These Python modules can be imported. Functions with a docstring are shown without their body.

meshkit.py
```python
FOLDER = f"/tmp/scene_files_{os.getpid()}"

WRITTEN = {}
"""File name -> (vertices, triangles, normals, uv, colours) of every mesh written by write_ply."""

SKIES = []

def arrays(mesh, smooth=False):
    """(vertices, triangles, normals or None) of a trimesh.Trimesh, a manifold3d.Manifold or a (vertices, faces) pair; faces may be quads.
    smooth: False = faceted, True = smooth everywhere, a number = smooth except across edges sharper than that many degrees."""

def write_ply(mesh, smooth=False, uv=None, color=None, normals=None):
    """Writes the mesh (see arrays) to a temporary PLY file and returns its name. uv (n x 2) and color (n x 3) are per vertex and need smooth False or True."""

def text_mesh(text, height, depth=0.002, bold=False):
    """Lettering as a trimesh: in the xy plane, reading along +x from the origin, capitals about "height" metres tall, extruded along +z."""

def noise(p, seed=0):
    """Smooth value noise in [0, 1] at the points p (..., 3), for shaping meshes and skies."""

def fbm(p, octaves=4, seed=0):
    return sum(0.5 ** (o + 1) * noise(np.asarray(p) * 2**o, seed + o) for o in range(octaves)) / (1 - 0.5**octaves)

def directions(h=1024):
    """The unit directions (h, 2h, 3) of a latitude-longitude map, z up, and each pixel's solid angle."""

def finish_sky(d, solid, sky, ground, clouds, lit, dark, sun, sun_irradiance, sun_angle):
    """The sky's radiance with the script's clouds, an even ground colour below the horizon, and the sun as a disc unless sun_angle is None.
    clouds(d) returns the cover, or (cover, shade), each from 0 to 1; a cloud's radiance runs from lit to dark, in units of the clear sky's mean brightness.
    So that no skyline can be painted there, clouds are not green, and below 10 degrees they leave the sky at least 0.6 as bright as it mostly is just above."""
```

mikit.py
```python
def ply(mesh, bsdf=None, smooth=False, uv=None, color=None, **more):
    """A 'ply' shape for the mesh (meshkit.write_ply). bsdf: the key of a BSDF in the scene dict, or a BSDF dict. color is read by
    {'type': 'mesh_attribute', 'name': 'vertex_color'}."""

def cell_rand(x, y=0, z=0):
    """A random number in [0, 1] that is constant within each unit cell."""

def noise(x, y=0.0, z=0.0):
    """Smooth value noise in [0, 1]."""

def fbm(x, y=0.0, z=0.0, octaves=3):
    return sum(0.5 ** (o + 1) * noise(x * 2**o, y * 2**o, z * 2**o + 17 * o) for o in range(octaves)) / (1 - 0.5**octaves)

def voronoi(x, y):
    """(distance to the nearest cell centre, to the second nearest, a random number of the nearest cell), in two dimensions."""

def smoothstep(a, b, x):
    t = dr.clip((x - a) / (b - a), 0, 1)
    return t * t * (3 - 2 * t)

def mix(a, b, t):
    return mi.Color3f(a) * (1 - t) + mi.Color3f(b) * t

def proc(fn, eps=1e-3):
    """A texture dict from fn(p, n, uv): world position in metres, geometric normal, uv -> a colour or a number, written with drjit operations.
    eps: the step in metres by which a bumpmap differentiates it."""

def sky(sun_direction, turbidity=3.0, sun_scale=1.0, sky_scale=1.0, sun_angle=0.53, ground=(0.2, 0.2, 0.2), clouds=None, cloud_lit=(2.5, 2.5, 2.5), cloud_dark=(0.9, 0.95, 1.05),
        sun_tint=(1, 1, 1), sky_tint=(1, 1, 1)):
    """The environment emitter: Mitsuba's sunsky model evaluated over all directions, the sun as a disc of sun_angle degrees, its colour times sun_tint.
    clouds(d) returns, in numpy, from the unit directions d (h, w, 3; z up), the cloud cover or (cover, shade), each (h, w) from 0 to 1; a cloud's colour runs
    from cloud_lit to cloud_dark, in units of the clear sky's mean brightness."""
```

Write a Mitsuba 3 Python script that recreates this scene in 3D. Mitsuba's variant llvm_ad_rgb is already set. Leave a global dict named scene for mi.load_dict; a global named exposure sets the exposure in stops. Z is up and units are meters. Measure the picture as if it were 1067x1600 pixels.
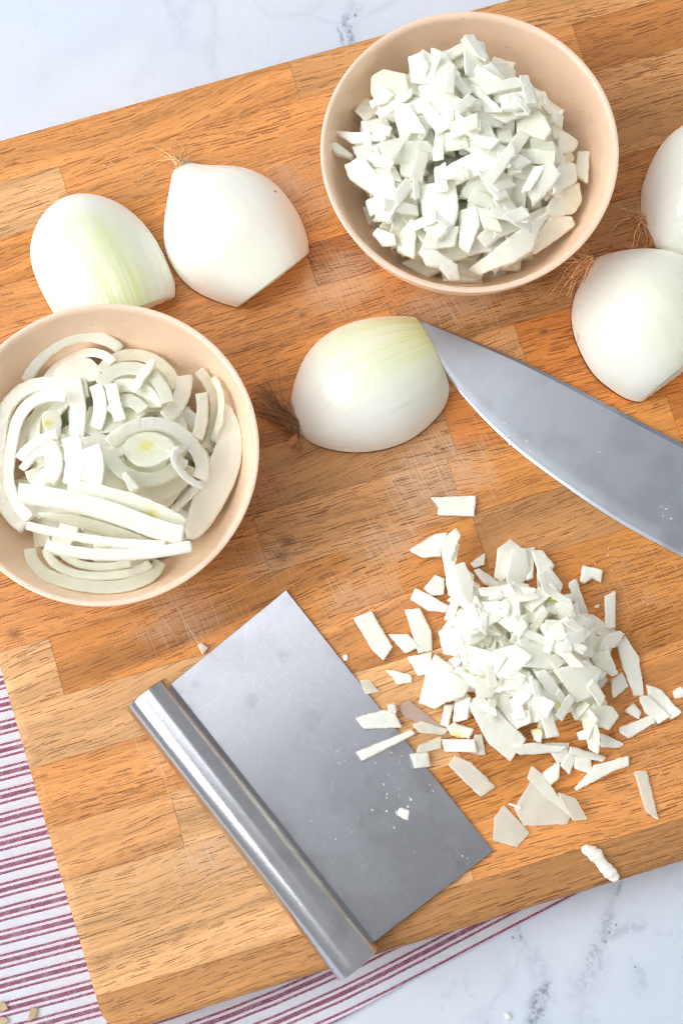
import math
import numpy as np
import drjit as dr
import mitsuba as mi
import mikit, meshkit, trimesh
import shapely
from shapely.geometry import Polygon, LineString, Point
from shapely import affinity
from scipy.spatial import Delaunay
from scipy.interpolate import CubicSpline
from mikit import proc, noise, fbm, smoothstep, mix, cell_rand

T = mi.ScalarTransform4f
scene, labels = {}, {}

# ------------------------------------------------------------------ camera, light, exposure
exposure = 0.82
TOP = 0.030                                   # height of the board's upper face over the counter
TILT, FOV, DIST = math.radians(9.2), 40.0, 0.65
EYE = np.array([0, -DIST * math.tan(TILT), TOP + DIST])
AIM = np.array([0, 0, TOP])
scene['camera'] = {'type': 'perspective', 'fov': FOV, 'fov_axis': 'y', 'near_clip': 0.01, 'far_clip': 30.0,
                   'to_world': T().look_at(origin=EYE.tolist(), target=AIM.tolist(), up=[0, 1, 0])}
scene['room_light'] = {'type': 'constant', 'radiance': {'type': 'rgb', 'value': [0.24, 0.24, 0.245]}}
# a big bright ceiling (white, over the upper left) and a window low on the left
def lamp(name, centre, normal, upv, w, h, rad, label):
    n = np.array(normal, float); n /= np.linalg.norm(n)
    scene[name] = {'type': 'rectangle',
                   'to_world': T().look_at(origin=list(centre), target=(np.array(centre) + n).tolist(), up=list(upv)) @ T().scale([w / 2, h / 2, 1]),
                   'bsdf': {'type': 'diffuse', 'reflectance': {'type': 'rgb', 'value': [0.5, 0.5, 0.5]}},
                   'emitter': {'type': 'area', 'radiance': {'type': 'rgb', 'value': list(rad)}}}
    labels[name] = {'label': label, 'category': 'light', 'kind': 'structure'}
_d = np.array([0.86, 0.51, 0.0]); _p = np.array([-0.51, 0.86, 0.0])
lamp('ceiling_light', (np.array([0.0, -0.10, 2.23]) + _p * 1.34 - _d * 0.75), [0, 0, -1], _p, 2.9, 2.4, (1.00, 1.01, 1.04), 'broad soft white light above the board')
lamp('window_light', (-1.20, -0.25, 1.25), [1, 0.2, -1.0], [0, 0, 1], 1.3, 1.0, (3.3, 3.34, 3.44), 'bright window at the side of the table')

F = 800 / math.tan(math.radians(FOV / 2))
_fw = (AIM - EYE) / np.linalg.norm(AIM - EYE)
_up = np.array([0, 1, 0]) - _fw * _fw[1]; _up /= np.linalg.norm(_up)
_rt = np.cross(_fw, _up)
def at(px, py, z):
    """The point at height z that the photograph shows at (px, py) of its 1067 x 1600 pixels."""
    px, py, z = np.broadcast_arrays(np.asarray(px, float), np.asarray(py, float), np.asarray(z, float))
    d = _fw * F + _rt * (px[..., None] - 533.5) + _up * (800 - py[..., None])
    return EYE + d * ((z - EYE[2]) / d[..., 2])[..., None]
def xy(p, z=TOP):
    p = np.asarray(p, float)
    return at(p[:, 0], p[:, 1], z)[:, :2]

# ------------------------------------------------------------------ entries
def fresh(name):
    if name not in labels and name not in scene and not any(k.startswith(name + '__') for k in scene):
        return name
    i = 1
    while f'{name}_{i:03d}' in labels or f'{name}_{i:03d}' in scene:
        i += 1
    return f'{name}_{i:03d}'
def thing(name, label, cat, group=None, kind=None):
    k = fresh(name)
    labels[k] = {'label': label, 'category': cat}
    if group: labels[k]['group'] = group
    if kind: labels[k]['kind'] = kind
    return k
def part(key, name, mesh, bsdf, smooth=30, label=None, kind=None, uv=None, color=None):
    k = fresh(f'{key}__{name}')
    scene[k] = mikit.ply(mesh, bsdf, smooth, uv=uv, color=color)
    if label or kind:
        labels[k] = {}
        if label: labels[k]['label'] = label
        if kind: labels[k]['kind'] = kind
    return k
def whole(name, mesh, bsdf, label, cat, group=None, kind=None, smooth=30, uv=None, color=None):
    k = thing(name, label, cat, group, kind)
    scene[k] = mikit.ply(mesh, bsdf, smooth, uv=uv, color=color)
    return k
def tm(v, f):
    return trimesh.Trimesh(np.asarray(v, float), np.asarray(f, int), process=False)
cat_ = trimesh.util.concatenate

# ------------------------------------------------------------------ materials
A_B = math.radians(16.5); CB, SB = math.cos(A_B), math.sin(A_B)   # board frame: U along the staves, V across

def blob(p, c, rx, ry, ang=0.0):
    ca, sa = math.cos(ang), math.sin(ang)
    x, y = p.x - float(c[0]), p.y - float(c[1])
    a, b = (x * ca + y * sa) / rx, (-x * sa + y * ca) / ry
    return dr.exp(-(a * a + b * b))

TONES = np.array([  # base colours of the oak staves
    [0.67, 0.285, 0.082],   # 0 orange tan
    [0.73, 0.400, 0.170],   # 1 light tan
    [0.63, 0.255, 0.058],   # 2 honey orange
    [0.48, 0.188, 0.050],   # 3 brown
    [0.38, 0.143, 0.038],   # 4 dark brown
    [0.62, 0.210, 0.040],   # 5 red orange
    [0.61, 0.290, 0.102],   # 6 dull tan
    [0.50, 0.235, 0.080],   # 7 walnut tan
])
WORN = [(at(*c, TOP)[:2], rx, ry, w) for c, rx, ry, w in [
    ((690, 745), .030, .026, 1.0), ((620, 640), .03, .02, .6), ((530, 440), .026, .018, 1.0), ((690, 480), .05, .016, .8), ((600, 850), .025, .015, .8),
    ((455, 310), .030, .022, .8), ((330, 1340), .022, .016, .8), ((290, 960), .03, .016, .9), ((980, 930), .035, .02, .5), ((560, 930), .03, .02, .7),
    ((420, 870), .02, .02, .6), ((760, 560), .02, .012, .6), ((400, 800), .03, .02, .4), ((240, 1180), .02, .02, .5), ((1000, 1180), .02, .02, .4)]]
KNOTS = [(at(*c, TOP)[:2], r) for c, r in [((850, 518), .0013), ((697, 675), .0009), ((683, 699), .0008), ((692, 702), .0009), ((473, 492), .0011), ((449, 845), .0028), ((441, 868), .003),
                                            ((22, 990), .0025)]]
def wood_parts(p, uv):
    U = p.x * CB + p.y * SB
    V = -p.x * SB + p.y * CB
    sid = dr.floor(uv.x + 0.5)                       # the stave's number, tone in uv.y
    r1, r2, r3 = cell_rand(sid, 3.0), cell_rand(sid, 7.0), cell_rand(sid, 11.0)
    tilt = (r1 - 0.5) * 0.16 - 0.02
    warp = 0.004 * (fbm(U * 14 + r2 * 40, V * 22 + r3 * 9) - 0.5) * (1 + 2 * r2)
    v = V + tilt * (U - r3 * 0.1) + warp + r2 * 3.1
    u = U + r3 * 2.7 + 0.004 * noise(V * 900, r1 * 50)
    return U, V, u, v, r1, r2, r3
def dashes(u, v, pitch, length, width, seed, density):
    i = dr.floor(v / pitch)
    uu = u / length + 7.31 * cell_rand(i, seed)
    j = dr.floor(uu)
    r = cell_rand(i, j, seed + 1.0)
    st = cell_rand(i, j, seed + 2.0) * 0.4
    ln = 0.25 + 0.35 * cell_rand(i, j, seed + 3.0)
    fu = uu - j
    off = (cell_rand(i, j, seed + 4.0) - 0.5) * 0.5
    fv = dr.abs(v / pitch - i - 0.5 - off - 0.10 * (noise(u * 260, i) - 0.5)) * pitch
    e = 0.06
    on = smoothstep(st, st + e, fu) * (1 - smoothstep(st + ln - e, st + ln, fu))
    w = width * (0.5 + 0.9 * r)
    return dr.select(r < density, (1 - smoothstep(w * 0.45, w, fv)) * on * (0.55 + 0.45 * cell_rand(i, j, seed + 5.0)), 0.0)
def pores(u, v, r1):
    dens = 0.22 + 0.62 * noise(u * 18, v * 110) + 0.15 * r1
    d = dashes(u, v, 0.00150, 0.0300, 0.00036, 3.0, dens)
    d = dr.maximum(d, dashes(u + 0.37, v + 0.0004, 0.00120, 0.0200, 0.00030, 11.0, dens))
    return dr.maximum(d, 0.7 * dashes(u + 0.11, v + 0.0007, 0.00090, 0.0110, 0.00022, 23.0, dens))
def worn_mask(p):
    m = mi.Float(0)
    for c, rx, ry, w in WORN:
        m = dr.maximum(m, w * blob(p, c, rx, ry, A_B))
    return m
def scratch(p):
    """thin knife cuts, in three fans of directions"""
    s = mi.Float(0)
    for k, (deg, gap) in enumerate([(-60, .0013), (-66, .0017), (-56, .0021), (-71, .0027)]):
        a = math.radians(deg)
        q = -p.x * math.sin(a) + p.y * math.cos(a) + 0.0012 * noise(p.x * 30 + k, p.y * 30)
        l = p.x * math.cos(a) + p.y * math.sin(a)
        i = dr.floor(q / gap)
        f = dr.abs(q / gap - i - 0.2 - 0.6 * cell_rand(i, 13.0 + k))
        seg = smoothstep(0.54, 0.70, noise(l * (40 + 9 * k) + 100 * cell_rand(i, 5.0 + k), i * 7.3))
        width = 0.07 + 0.07 * cell_rand(i, 21.0 + k)
        s = dr.maximum(s, (1 - smoothstep(width * 0.5, width, f)) * seg * (0.35 + 0.65 * cell_rand(i, 2.0 + k)))
    return s
def wood_color(p, n, uv):
    U, V, u, v, r1, r2, r3 = wood_parts(p, uv)
    t = mi.UInt32(dr.clip(dr.floor(uv.y + 0.5), 0, len(TONES) - 1))
    base = mi.Color3f(*[dr.gather(mi.Float, mi.Float(TONES[:, c].astype(np.float32)), t) for c in range(3)])
    ring = fbm(u * 5, v * 130, 3.0 * r1, octaves=4) - 0.5
    fine = 0.6 * noise(u * 40, v * 2600) + 0.4 * noise(u * 12, v * 1300, 4.0) - 0.5
    flame = fbm(U * 9 + 5, V * 40, 7.0, octaves=3) - 0.5
    col = base * (1 + 0.80 * ring + 0.42 * fine + 0.25 * flame)
    col = col * mi.Color3f(1 + 0.10 * ring, 1 + 0.16 * ring, 1 + 0.30 * ring)
    po = pores(u, v, r1)
    w = worn_mask(p) * (0.45 + 0.75 * fbm(p.x * 120, p.y * 120, 2.0))
    col = mix(col, mi.Color3f(0.62, 0.40, 0.25), dr.clip(0.50 * smoothstep(0.25, 0.75, w), 0, 1))
    col = mix(col, col * mi.Color3f(0.34, 0.25, 0.19), dr.clip(po, 0, 1) * 0.95)
    sc = scratch(p) * dr.clip(0.04 + 0.8 * w, 0, 0.60)
    col = mix(col, mi.Color3f(0.72, 0.55, 0.38), sc)
    k = mi.Float(0)
    for c, r in KNOTS:
        k = dr.maximum(k, blob(p, c, r * 1.4, r) * (0.5 + 0.8 * noise(p.x * 2600, p.y * 2600)))
    col = mix(col, mi.Color3f(0.10, 0.035, 0.015), dr.clip(0.7 * k, 0, 0.75))
    return col
def wood_bump(p, n, uv):
    U, V, u, v, r1, r2, r3 = wood_parts(p, uv)
    return 0.15 * noise(u * 60, v * 2200) - 0.35 * scratch(p) * worn_mask(p)
scene['oak'] = {'type': 'bumpmap', 'scale': 0.00012, 'bump': proc(wood_bump, eps=1.2e-4),
                'bsdf': {'type': 'principled', 'base_color': proc(wood_color), 'roughness': 0.52, 'specular': 0.35}}

SMUDGE = [(at(*a, 0)[:2], at(*b, 0)[:2], w, s) for a, b, w, s in [
    ((548, 22), (540, 48), .0016, .8), ((545, 44), (541, 66), .0022, 1.0), ((530, 45), (527, 66), .0012, .8), ((560, 10), (541, 60), .004, .25),
    ((860, 1540), (853, 1580), .0022, 1.0), ((856, 1555), (838, 1600), .0035, .9), ((846, 1490), (858, 1545), .004, .3), ((818, 1452), (826, 1465), .0018, .7), ((800, 1440), (850, 1500), .005, .22),
    ((973, 1378), (974, 1392), .0016, .7), ((957, 1430), (930, 1500), .004, .5), ((930, 1500), (912, 1540), .006, .35), ((1003, 1443), (960, 1462), .003, .35), ((996, 1520), (994, 1540), .004, .3),
    ((965, 1390), (956, 1440), .003, .25), ((780, 1490), (790, 1530), .006, .15), ((900, 1560), (915, 1600), .006, .2), ((745, 1590), (760, 1600), .004, .25),
    ((470, 25), (500, 5), .004, .12), ((60, 120), (200, 40), .008, .10), ((250, 60), (200, 130), .006, .10)]]
DOTS = [(at(*a, 0)[:2], r) for a, r in [((951, 1457), .0008), ((945, 1471), .0008), ((962, 1445), .0006), ((801, 1465), .0007), ((992, 1511), .0006), ((555, 24), .0009)]]
def marble_color(p, n, uv):
    big = fbm(p.x * 9 + 3, p.y * 9, 1.0, octaves=4)
    col = mix(mi.Color3f(0.615, 0.68, 0.765), mi.Color3f(0.67, 0.72, 0.785), smoothstep(0.3, 0.7, big))
    g = noise(p.x * 900, p.y * 900) * 0.5 + noise(p.x * 350, p.y * 300, 4.0) * 0.5
    wx = p.x + 0.003 * (noise(p.x * 200, p.y * 200) - 0.5) + 0.008 * (noise(p.x * 45, p.y * 45, 3.0) - 0.5)
    wy = p.y + 0.003 * (noise(p.x * 200, p.y * 200, 9.0) - 0.5)
    dark = mi.Float(0)
    for a, b, w, s in SMUDGE:
        ab = b - a
        L2 = float(ab @ ab)
        t = dr.clip(((wx - float(a[0])) * float(ab[0]) + (wy - float(a[1])) * float(ab[1])) / L2, 0, 1)
        d2 = dr.square(wx - float(a[0]) - t * float(ab[0])) + dr.square(wy - float(a[1]) - t * float(ab[1]))
        dark = dr.maximum(dark, s * dr.exp(-d2 / (w * w)))
    spots = smoothstep(0.62, 0.8, fbm(p.x * 260, p.y * 180, 5.0)) * smoothstep(0.5, 0.7, fbm(p.x * 30, p.y * 30, 8.0)) * 0.14
    # thin faint veins that go on over the whole slab
    vein = dr.abs(fbm(p.x * 7 + 40, p.y * 5, 2.0, octaves=4) - 0.5)
    dark = dr.maximum(dark, (1 - smoothstep(0.0, 0.012, vein)) * 0.16)
    dark = 0.60 * dr.maximum(dark * (0.45 + 0.9 * smoothstep(0.3, 0.65, g)), spots)
    for c, r in DOTS:
        dark = dr.maximum(dark, 0.9 * blob(p, c, r, r))
    return mix(col, mi.Color3f(0.13, 0.16, 0.24), dr.clip(dark, 0, 0.9)) * (0.985 + 0.03 * g)
scene['marble'] = {'type': 'principled', 'base_color': proc(marble_color), 'roughness': 0.42, 'specular': 0.4}

STRIPE = 0.0105
def weave(u, v):
    a = dr.floor(u / 0.00040); b = dr.floor(v / 0.00040)
    fu, fv = u / 0.00040 - a - 0.5, v / 0.00040 - b - 0.5
    over = dr.select((a + b) - 2 * dr.floor((a + b) / 2) > 0.5, mi.Float(1), mi.Float(0))
    return over, fu, fv
def cloth_color(p, n, uv):
    u, v = uv.x, uv.y + 0.0002 * (noise(uv.x * 90, uv.y * 90) - 0.5)
    k = dr.floor(v / STRIPE)
    m = v - k * STRIPE
    def line(c, half):
        return dr.select(dr.abs(m - c) < half, mi.Float(1), mi.Float(0))
    def chk(pu, pv, ph=0.0):
        s = dr.floor(u / pu + ph) + dr.floor(v / pv)
        return dr.select(s - 2 * dr.floor(s / 2) > 0.5, mi.Float(1), mi.Float(0.72))
    zig = (chk(0.0008, 0.00056))
    red = dr.maximum(dr.maximum(line(0.0016, 0.00054), line(0.0072, 0.00054)), line(0.0044, 0.00098)) * zig
    red = red * (0.75 + 0.4 * noise(u * 700, v * 700))
    pink = smoothstep(0.0002, 0.0012, m) * (1 - smoothstep(0.0080, 0.0092, m))
    over, fu, fv = weave(u, v)
    thread = 0.90 + 0.10 * over - 0.10 * dr.square(fu) + 0.08 * (noise(u * 500, v * 2500) - 0.5)
    white = mix(mi.Color3f(0.70, 0.735, 0.80), mi.Color3f(0.74, 0.60, 0.68), pink * 0.60) * thread
    return mix(white, mi.Color3f(0.19, 0.020, 0.068), dr.clip(red, 0, 0.95))
def cloth_bump(p, n, uv):
    over, fu, fv = weave(uv.x, uv.y)
    return over * (0.25 - dr.square(fu)) + (1 - over) * (0.25 - dr.square(fv)) + 0.5 * noise(uv.x * 300, uv.y * 300)
scene['cloth'] = {'type': 'twosided', 'bsdf': {'type': 'bumpmap', 'scale': 0.00012, 'bump': proc(cloth_bump, eps=1e-4),
                  'bsdf': {'type': 'principled', 'base_color': proc(cloth_color), 'roughness': 0.9, 'specular': 0.1, 'sheen': 0.3}}}

def glaze_color(p, n, uv):
    s = noise(p.x * 60, p.y * 60, p.z * 60)
    speck = smoothstep(0.80, 0.86, noise(p.x * 900, p.y * 900, p.z * 900)) * smoothstep(0.5, 0.7, noise(p.x * 90, p.y * 90, p.z * 90))
    return mi.Color3f(0.87, 0.635, 0.465) * (0.96 + 0.07 * s) * (1 - 0.22 * speck)
def glaze_bump(p, n, uv):
    return fbm(p.x * 70, p.y * 70, p.z * 70)
scene['peach_glaze'] = {'type': 'twosided', 'bsdf': {'type': 'bumpmap', 'scale': 0.0004, 'bump': proc(glaze_bump), 'bsdf': {
    'type': 'principled', 'base_color': proc(glaze_color), 'roughness': 0.28, 'specular': 0.5, 'clearcoat': 0.5, 'clearcoat_gloss': 0.85}}}

# steel: scraper and knife
def steel_scratches(p, k0, dirs):
    s = mi.Float(0)
    for k, (deg, gap) in enumerate(dirs):
        a = math.radians(deg)
        q = -p.x * math.sin(a) + p.y * math.cos(a)
        l = p.x * math.cos(a) + p.y * math.sin(a)
        i = dr.floor(q / gap)
        f = dr.abs(q / gap - i - 0.5)
        seg = smoothstep(0.86, 0.92, noise(l * (120 + 40 * k) + 100 * cell_rand(i, k0 + k), i * 3.3))
        s = dr.maximum(s, (1 - smoothstep(0.10, 0.25, f)) * seg)
    return s
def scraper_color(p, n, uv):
    sm = smoothstep(0.52, 0.72, fbm(p.x * 75 + 2, p.y * 75, p.z * 20, octaves=4))  # smears; their purple tint stands in for the dark reflection on the blade
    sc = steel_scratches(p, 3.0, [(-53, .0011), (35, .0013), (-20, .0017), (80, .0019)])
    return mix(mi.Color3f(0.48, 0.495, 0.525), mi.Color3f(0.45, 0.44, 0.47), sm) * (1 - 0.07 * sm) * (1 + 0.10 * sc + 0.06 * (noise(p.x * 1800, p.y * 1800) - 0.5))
def scraper_rough(p, n, uv):
    return 0.19 + 0.05 * smoothstep(0.45, 0.7, fbm(p.x * 60 + 9, p.y * 60, p.z * 20)) + 0.06 * noise(p.x * 900, p.y * 900)
def scraper_bump(p, n, uv):
    a = math.radians(-53)
    q, l = -p.x * math.sin(a) + p.y * math.cos(a), p.x * math.cos(a) + p.y * math.sin(a)
    return noise(q * 3500, l * 260) + 0.8 * noise(l * 3200 + 50, q * 500) + 0.6 * steel_scratches(p, 5.0, [(-48, .0015), (20, .0018), (66, .0022)])
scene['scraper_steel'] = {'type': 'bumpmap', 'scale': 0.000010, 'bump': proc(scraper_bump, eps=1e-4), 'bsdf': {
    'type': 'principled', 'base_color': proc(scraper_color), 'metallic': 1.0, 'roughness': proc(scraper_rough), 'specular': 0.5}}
def handle_color(p, n, uv):
    return mi.Color3f(0.62, 0.63, 0.66) * (1 - 0.12 * smoothstep(0.5, 0.75, fbm(p.x * 90, p.y * 90, p.z * 90)) + 0.06 * (noise(p.x * 1800, p.y * 1800) - 0.5))
scene['handle_steel'] = {'type': 'bumpmap', 'scale': 0.000008, 'bump': proc(scraper_bump, eps=1e-4), 'bsdf': {
    'type': 'principled', 'base_color': proc(handle_color), 'metallic': 1.0, 'roughness': 0.20, 'specular': 0.5}}
KA = math.radians(-25)
def knife_color(p, n, uv):
    sm = smoothstep(0.5, 0.75, fbm(p.x * 60 + 7, p.y * 60, 2.0, octaves=4))
    q, l = -p.x * math.sin(KA) + p.y * math.cos(KA), p.x * math.cos(KA) + p.y * math.sin(KA)
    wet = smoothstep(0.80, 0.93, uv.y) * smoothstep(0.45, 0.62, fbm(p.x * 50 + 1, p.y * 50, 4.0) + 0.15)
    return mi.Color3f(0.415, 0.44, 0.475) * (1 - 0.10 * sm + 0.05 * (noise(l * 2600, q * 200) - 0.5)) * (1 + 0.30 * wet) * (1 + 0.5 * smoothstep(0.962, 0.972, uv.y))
def knife_bump(p, n, uv):
    q, l = -p.x * math.sin(KA) + p.y * math.cos(KA), p.x * math.cos(KA) + p.y * math.sin(KA)
    return noise(l * 3600, q * 220) + 0.5 * noise(l * 1500 + 7, q * 90)
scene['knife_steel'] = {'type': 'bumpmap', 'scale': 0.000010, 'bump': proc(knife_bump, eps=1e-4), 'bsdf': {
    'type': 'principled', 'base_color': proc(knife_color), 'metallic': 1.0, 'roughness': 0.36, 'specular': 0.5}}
scene['black_grip'] = {'type': 'principled', 'base_color': {'type': 'rgb', 'value': [0.02, 0.02, 0.022]}, 'roughness': 0.4}

# onion: halves (skin side) and cut flesh
def bulb_color(p, n, uv):
    idx = dr.floor(uv.y / 2 + 0.25)
    v = uv.y - 2 * idx
    t = uv.x
    r = cell_rand(idx, 5.0)
    vein = noise(v * 85 + 60 * r, t * 2.2 + idx * 9)
    wide = 0.8 * fbm(v * 5 + 30 * r, t * 1.6 + idx * 5, octaves=2) + 0.2 * vein
    amount = dr.select(idx < 0.5, 1.05, dr.select(idx < 1.5, 0.16, dr.select(idx < 2.5, 0.85, 0.30)))
    centre = dr.select(idx < 0.5, 0.52, dr.select(idx < 2.5, 0.36, 0.5))
    zone = dr.exp(-dr.square((v - centre) / 0.20)) * smoothstep(0.22, 0.62, t)
    edge = smoothstep(0.55, 1.0, t) * 0.40
    green = dr.clip((zone * smoothstep(-0.05, 0.62, wide) + edge * smoothstep(0.20, 0.85, wide)) * (0.86 + 0.22 * vein) * amount, 0, 1)
    col = mix(mi.Color3f(0.865, 0.872, 0.79), mi.Color3f(0.68, 0.75, 0.36), green)
    sp_ = at(430, 298, TOP + .019)
    col = mix(col, mi.Color3f(0.10, 0.05, 0.03), 0.95 * dr.exp(-(dr.square(p.x - float(sp_[0])) + dr.square(p.y - float(sp_[1]))) / 0.0006 ** 2))
    col = col * (1 - 0.018 * smoothstep(0.55, 0.85, vein) * smoothstep(0.05, 0.3, t))
    col = mix(col, mi.Color3f(0.70, 0.60, 0.40), (1 - smoothstep(0.0, 0.05, t)) * (0.3 + 0.6 * noise(v * 120, t * 30)))
    return col
def bulb_bump(p, n, uv):
    return 0.8 * noise(uv.y * 70, uv.x * 3) + 0.4 * noise(uv.y * 160 + 4, uv.x * 5) + 0.25 * noise(p.x * 700, p.y * 700, p.z * 700)
scene['bulb_skin'] = {'type': 'bumpmap', 'scale': 0.00018, 'bump': proc(bulb_bump, eps=3e-4), 'bsdf': {
    'type': 'principled', 'base_color': proc(bulb_color), 'roughness': 0.27, 'specular': 0.55, 'clearcoat': 0.8, 'clearcoat_gloss': 0.88}}
VC = {'type': 'mesh_attribute', 'name': 'vertex_color'}
scene['bulb_cut'] = {'type': 'principled', 'base_color': VC, 'roughness': 0.35, 'specular': 0.5}
def flesh_bump(p, n, uv):
    return 1.3 * noise(uv.x * 1050, uv.y * 70) + 0.7 * fbm(p.x * 700, p.y * 700, p.z * 500, octaves=2) + 0.4 * noise(p.x * 2200, p.y * 2200, p.z * 2200)
def flesh(name, weight, diff_trans, spec_trans):
    scene[name] = {'type': 'blendbsdf', 'weight': weight,
        'bsdf_0': {'type': 'twosided', 'bsdf': {'type': 'bumpmap', 'scale': 0.00018, 'bump': proc(flesh_bump, eps=3e-4), 'bsdf': {'type': 'principled', 'base_color': VC, 'roughness': 0.16, 'specular': 0.65, 'clearcoat': 1.0, 'clearcoat_gloss': 0.96}}},
        'bsdf_1': {'type': 'principledthin', 'base_color': VC, 'roughness': 0.35, 'diff_trans': diff_trans, 'spec_trans': spec_trans, 'eta': 1.2}}
flesh('onion_flesh', 0.34, 0.8, 0.25)
flesh('onion_film', 0.55, 0.75, 0.45)
flesh('onion_petal', 0.74, 0.7, 0.58)
scene['dry_root'] = {'type': 'twosided', 'bsdf': {'type': 'principled', 'base_color': VC, 'roughness': 0.75, 'specular': 0.2}}
scene['water'] = {'type': 'dielectric', 'int_ior': 1.33}

# ------------------------------------------------------------------ mesh helpers
def ring_normals(P):
    e = np.roll(P, -1, 0) - P
    e /= np.maximum(np.linalg.norm(e, axis=1, keepdims=True), 1e-12)
    t = e + np.roll(e, 1, 0)
    t /= np.maximum(np.linalg.norm(t, axis=1, keepdims=True), 1e-12)
    return np.stack([t[:, 1], -t[:, 0]], 1)              # outward for a counter-clockwise ring
def ccw(P):
    P = np.asarray(P, float)
    x, y = P[:, 0], P[:, 1]
    return P if (x * np.roll(y, -1) - np.roll(x, -1) * y).sum() > 0 else P[::-1]
def resample(P, step):
    out = []
    for a, b in zip(P, np.roll(P, -1, 0)):
        n = max(1, int(round(np.linalg.norm(b - a) / step)))
        out += [a + (b - a) * i / n for i in range(n)]
    return np.array(out)
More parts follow.
